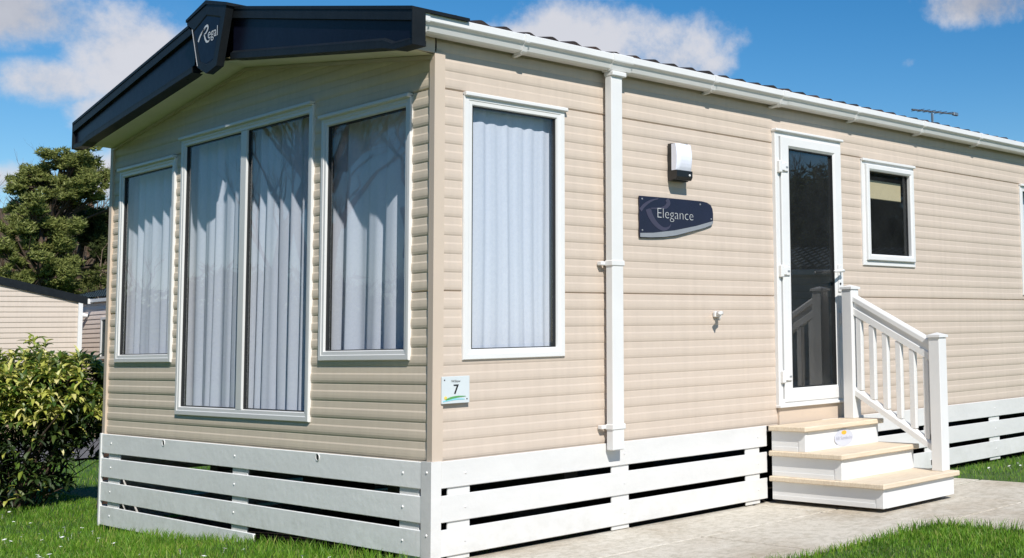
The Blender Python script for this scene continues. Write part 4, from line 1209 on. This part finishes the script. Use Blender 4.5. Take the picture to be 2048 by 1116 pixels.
# bare trees one can tell apart behind the far roofs
bare_tree('pale forked leafless tree among the brown woodland', tuple(V((14.0, 46.6, 0)) + VU * .95), 5.6, 21, 'bark_pale', 4)
bare_tree('reddish brown leafless tree beside the near caravan edge', tuple(V((14.2, 49.0, 0)) + VU * .6), 7.2, 22, 'woodtwig', 5)
# the wood beyond as one mass
rg = random.Random(31); wd = MB()
for k in range(190):
    a = math.radians(rg.uniform(28, 96)); r = rg.uniform(56, 92)
    if k < 90: a = math.radians(rg.uniform(66, 82)); r = rg.uniform(56, 95)
    hb = 15. * (1 - math.exp(-(max(0, (r - 62) / 9) / 3.4) ** 1.5)) - .5
    branchy(wd, V((r * math.cos(a), r * math.sin(a), hb)), V((rg.uniform(-.12, .12), rg.uniform(-.12, .12), 1)).normalized(), rg.uniform(2.0, 3.0), rg.uniform(.05, .09), 4 if k < 90 else 3, rg, .6)
for k in range(230):
    a = math.radians(rg.uniform(92, 175) if k < 180 else rg.uniform(175, 250)); r = rg.uniform(50, 84)
    hb = 5.5 * (1 - math.exp(-(max(0, (r - 62) / 9) / 3.4) ** 1.5)) - .3
    branchy(wd, V((r * math.cos(a), r * math.sin(a), hb)), V((rg.uniform(-.12, .12), rg.uniform(-.12, .12), 1)).normalized(), rg.uniform(1.5, 3.1), rg.uniform(.07, .12), 4 if k < 90 else 3, rg, .6)
o = wd.fast('woodland', M['woodtwig'], None); o['kind'] = 'stuff'
ug = MB()
for k in range(1000):
    a = math.radians(rg.uniform(66, 86)) if k < 260 else math.radians(rg.uniform(86, 240)); r = rg.uniform(52, 66) if k < 260 else rg.uniform(44, 60)
    c = V((r * math.cos(a), r * math.sin(a), rg.uniform(.5, 4.6) if k < 260 else rg.random() * (3.6 + 2.4 * noise.noise(V((a * 14, 2, 7))))))
    if k < 260: needles(ug, c, .7, .7, .45, 45, rg, .22)
    else: needles(ug, c, 1.8, 1.8, .9, 50, rg, .5)
o = ug.fast('undergrowth', M['scrub'], None); o['kind'] = 'stuff'

ew = MB()  # unseen evergreens added to block sky light from the front gable
for k in range(420):
    c = V((rg.uniform(-17, -11.5), rg.uniform(-9, 17), 0)); hh = 7.5 + 2.5 * noise.noise(V((c.y * .35, c.x * .2, 4)))
    c.z = rg.uniform(.3, 1.) ** .8 * hh
    needles(ew, c, 1.1, 1.1, .7, 60, rg, .45)
o = ew.fast('evergreen_sky_blocker', M['needle_dark'], None); o['kind'] = 'stuff'

# trees and a caravan on the near side of the site: they show only as reflections in the panes
bare_tree('tall leafless tree reflected in the front windows', (-11.5, 24., 0), 12., 41, 'twig', 5)
bare_tree('wide leafless tree reflected in the right front window', (-18., 30.0, 0), 14., 42, 'twig', 5)
bare_tree('leafless tree further off reflected in the tall front window', (-16., 33., 0), 13., 45, 'twig', 5)
bare_tree('leafless tree nearest the camera side, reflected in the far left window', (-7.6, 28.5, 0), 10., 46, 'twig', 5)
bare_tree('leafless tree low in the reflection of the tall front window', (-11., 25., 0), 10., 47, 'twig', 5)
bare_tree('leafless tree on the far side of the lawn', (-20., 14., 0), 12., 48, 'twig', 5)
bare_tree('leafless tree over the far lawn edge', (-19., 3., 0), 12., 49, 'twig', 5)
def dark_tree(label, base, h, seed):
    rg = random.Random(seed); root = thing('evergreen_tree', label, 'tree', base); fol = MB(); wood = MB(); B = V(base)
    wood.tube([B, B + V((.1, 0, h * .5)), B + V((0, 0, h * .95))], [.25, .16, .04], 8)
    for k in range(60):
        z = rg.uniform(.10, .98) * h; rr = (1.05 - z / h) * h * .33; a = rg.uniform(0, 6.28); q = rg.uniform(.2, 1) * rr
        needles(fol, B + V((q * math.cos(a), q * math.sin(a), z)), .8, .8, .45, 200, rg, .17)
        wood.tube([B + V((0, 0, z)), B + V((q * math.cos(a), q * math.sin(a), z))], [.05, .02], 4, False)
    fol.fast('crown', M['needle_dark'], root); wood.fast('trunk', M['bark'], root)
dark_tree('dark evergreen reflected in the door glass, nearest the path', (16.5, -11.5, .1), 4.6, 51)
dark_tree('dark evergreen reflected in the door glass, behind the other', (21., -13., .1), 5.4, 52)
bare_tree('leafless tree reflected high in the door glass', (20.5, -15.0, .1), 7., 53, 'bark_pale', 5)
bare_tree('leafless tree reflected in the small side window', (24., -12.0, .1), 7., 54, 'bark_pale', 5)
bare_tree('leafless tree further off reflected in the door glass', (26., -20.0, .1), 8., 55, 'bark_pale', 5)
far_caravan('caravan across the path reflected in the door glass', (11.2, -12.5, .05), math.radians(38), 9., 3.7, 2.3, .45, [])

# ---------------------------------------------------------------- sky, sun, camera
SUN = V((.41, 1.0, -1.0)).normalized()
elev = math.asin(-SUN.z); to_sun = -SUN
world = bpy.data.worlds.new('World'); S.world = world; world.use_nodes = True
nt = world.node_tree; bg = nt.nodes['Background']
sky = node(nt, 'ShaderNodeTexSky', sky_type='NISHITA'); sky.sun_disc = False
sky.sun_elevation = elev; sky.sun_rotation = math.atan2(to_sun.x, to_sun.y)
sky.air_density = 1.0; sky.dust_density = .1; sky.ozone_density = 2.6
hs = node(nt, 'ShaderNodeHueSaturation'); hs.inputs['Saturation'].default_value = 1.42; hs.inputs['Value'].default_value = 1.46
nt.links.new(sky.outputs[0], hs.inputs['Color'])
tc = node(nt, 'ShaderNodeTexCoord'); D = tc.outputs['Generated']
def mth(op, a, b=None, c=None, clamp=False):
    n = node(nt, 'ShaderNodeMath', operation=op); n.use_clamp = clamp
    for i, x in enumerate((a, b, c)):
        if x is None: continue
        if isinstance(x, (int, float)): n.inputs[i].default_value = x
        else: nt.links.new(x, n.inputs[i])
    return n.outputs[0]
def dotc(vec, off=(0, 0, 0)):
    n = node(nt, 'ShaderNodeVectorMath', operation='DOT_PRODUCT'); nt.links.new(D, n.inputs[0]); n.inputs[1].default_value = vec; return n.outputs['Value']
nz1 = node(nt, 'ShaderNodeTexNoise'); nz1.inputs['Scale'].default_value = 16.; nz1.inputs['Detail'].default_value = 8; nz1.inputs['Roughness'].default_value = .63
nt.links.new(D, nz1.inputs['Vector'])
nz2 = node(nt, 'ShaderNodeTexNoise'); nz2.inputs['Scale'].default_value = 3.2; nz2.inputs['Detail'].default_value = 7; nz2.inputs['Roughness'].default_value = .55
nt.links.new(D, nz2.inputs['Vector'])
CL = CLOUDS = [  # direction, half width, half height (radians), strength, darkness
    ((.2550, .9368, .2330), .064, .033, 1.2, .4), ((.3350, .9170, .2110), .057, .040, 1.25, .05), ((.2880, .9390, .1880), .048, .022, 1.15, .1), ((.3150, .9330, .1700), .030, .022, .9, .1),
    ((.6119, .7522, .2420), .095, .042, 1.25, .0), ((.6650, .7090, .2380), .056, .036, 1.2, .0), ((.5650, .7900, .2380), .07, .026, 1.0, .0), ((.6900, .6900, .2250), .03, .02, 1.0, .05),
    ((.8246, .5000, .2720), .085, .030, .75, 1.0), ((.774, .5707, .284), .030, .014, .35, .8), ((.7944, .5639, .2258), .016, .010, -.12, .1),
    ((.3281, .9352, .1280), .034, .022, 1.1, .0), ((.2701, .9548, .1200), .040, .016, .9, .0),
    ((.5, .80, .30), .10, .03, .7, .3), ((-.55, .72, .35), .12, .05, 1.0, .3), ((.55, -.72, .30), .16, .06, 1.0, .3)]
acc = None; dark = None
for d, a, bb_, stg, dk in CL:
    d = V(d).normalized(); u = d.cross(V((0, 0, 1))).normalized(); v = u.cross(d)
    du = mth('DIVIDE', dotc(tuple(u)), a); dv = mth('DIVIDE', dotc(tuple(v)), bb_)
    # flatter base
    front = mth('GREATER_THAN', dotc(tuple(d)), 0.)
    q = mth('SUBTRACT', stg, mth('MULTIPLY', mth('ADD', mth('MULTIPLY', du, du), mth('MULTIPLY', dv, dv)), 1.15))
    q = mth('MULTIPLY', mth('MAXIMUM', q, -1.6), front)
    q = mth('ADD', q, mth('MULTIPLY', mth('SUBTRACT', front, 1.), 1.5))
    acc = q if acc is None else mth('MAXIMUM', acc, q)
    sh_ = mth('MULTIPLY', mth('MAXIMUM', q, 0.), dk); dark = sh_ if dark is None else mth('MAXIMUM', dark, sh_)
    lowdk = mth('MULTIPLY', mth('MAXIMUM', q, 0.), mth('MAXIMUM', mth('MULTIPLY', dv, -.28), 0.)); dark = mth('MAXIMUM', dark, lowdk)
val = mth('ADD', acc, mth('MULTIPLY', mth('SUBTRACT', nz1.outputs['Fac'], .5), 3.2))
mask = node(nt, 'ShaderNodeMapRange', interpolation_type='SMOOTHSTEP'); mask.inputs['From Min'].default_value = .05; mask.inputs['From Max'].default_value = 1.15
nt.links.new(val, mask.inputs['Value'])
# thin general haze of cloud wisps elsewhere
wisp = node(nt, 'ShaderNodeMapRange', interpolation_type='SMOOTHSTEP'); wisp.inputs['From Min'].default_value = .60; wisp.inputs['From Max'].default_value = .85; wisp.inputs['To Max'].default_value = .35
nt.links.new(nz2.outputs['Fac'], wisp.inputs['Value'])
mk = mth('MULTIPLY', mth('MAXIMUM', mask.outputs[0], wisp.outputs[0]), .93)
ccol = node(nt, 'ShaderNodeMix', data_type='RGBA'); ccol.inputs['A'].default_value = (9.4, 9.4, 10.0, 1); ccol.inputs['B'].default_value = (3.6, 3.9, 4.8, 1)
shade_n = mth('ADD', dark, mth('MULTIPLY', mth('SUBTRACT', nz1.outputs['Fac'], .45), -.9), clamp=True)
nt.links.new(shade_n, ccol.inputs['Factor'])
mixc = node(nt, 'ShaderNodeMix', data_type='RGBA'); nt.links.new(mk, mixc.inputs['Factor']); nt.links.new(hs.outputs[0], mixc.inputs['A']); nt.links.new(ccol.outputs['Result'], mixc.inputs['B'])
nt.links.new(mixc.outputs['Result'], bg.inputs['Color']); bg.inputs['Strength'].default_value = .075

sun = bpy.data.lights.new('sun', 'SUN'); sun.energy = 5.0; sun.angle = math.radians(.53); sun.color = (1.0, .96, .89)
so = bpy.data.objects.new('sun', sun); COL.objects.link(so); so.rotation_euler = SUN.to_track_quat('-Z', 'Y').to_euler(); so.location = (-5, -14, 15)

cam = bpy.data.cameras.new('camera'); co = bpy.data.objects.new('camera', cam); COL.objects.link(co); S.camera = co
right = V((.622541029941322, -.7822490221559124, -.02300289928936611)); up = V((-.05339603837426572, -.07178261812319653, .9959900194386052)); fwd = V((.7807634271183121, .6188163888194123, .08645662382356832))
m3 = Matrix((right, up, -fwd)).transposed()
co.matrix_world = Matrix.Translation((-3.37426, -5.38070, 1.3)) @ m3.to_4x4()
cam.sensor_fit = 'HORIZONTAL'; cam.sensor_width = 36; cam.lens = 2354.029 / 2048 * 36
cam.shift_x = -(1700.06 - 1024) / 2048; cam.shift_y = (463.0 - 558) / 2048
cam.clip_start = .05; cam.clip_end = 2000

S.render.engine = 'CYCLES'
S.cycles.max_bounces = 8; S.cycles.diffuse_bounces = 4; S.cycles.transparent_max_bounces = 16; S.cycles.glossy_bounces = 4
S.cycles.use_denoising = True; S.cycles.caustics_reflective = False; S.cycles.caustics_refractive = False
S.render.resolution_x = 1024; S.render.resolution_y = 558
S.view_settings.view_transform = 'Standard'; S.view_settings.look = 'None'; S.view_settings.exposure = 0; S.view_settings.gamma = 1
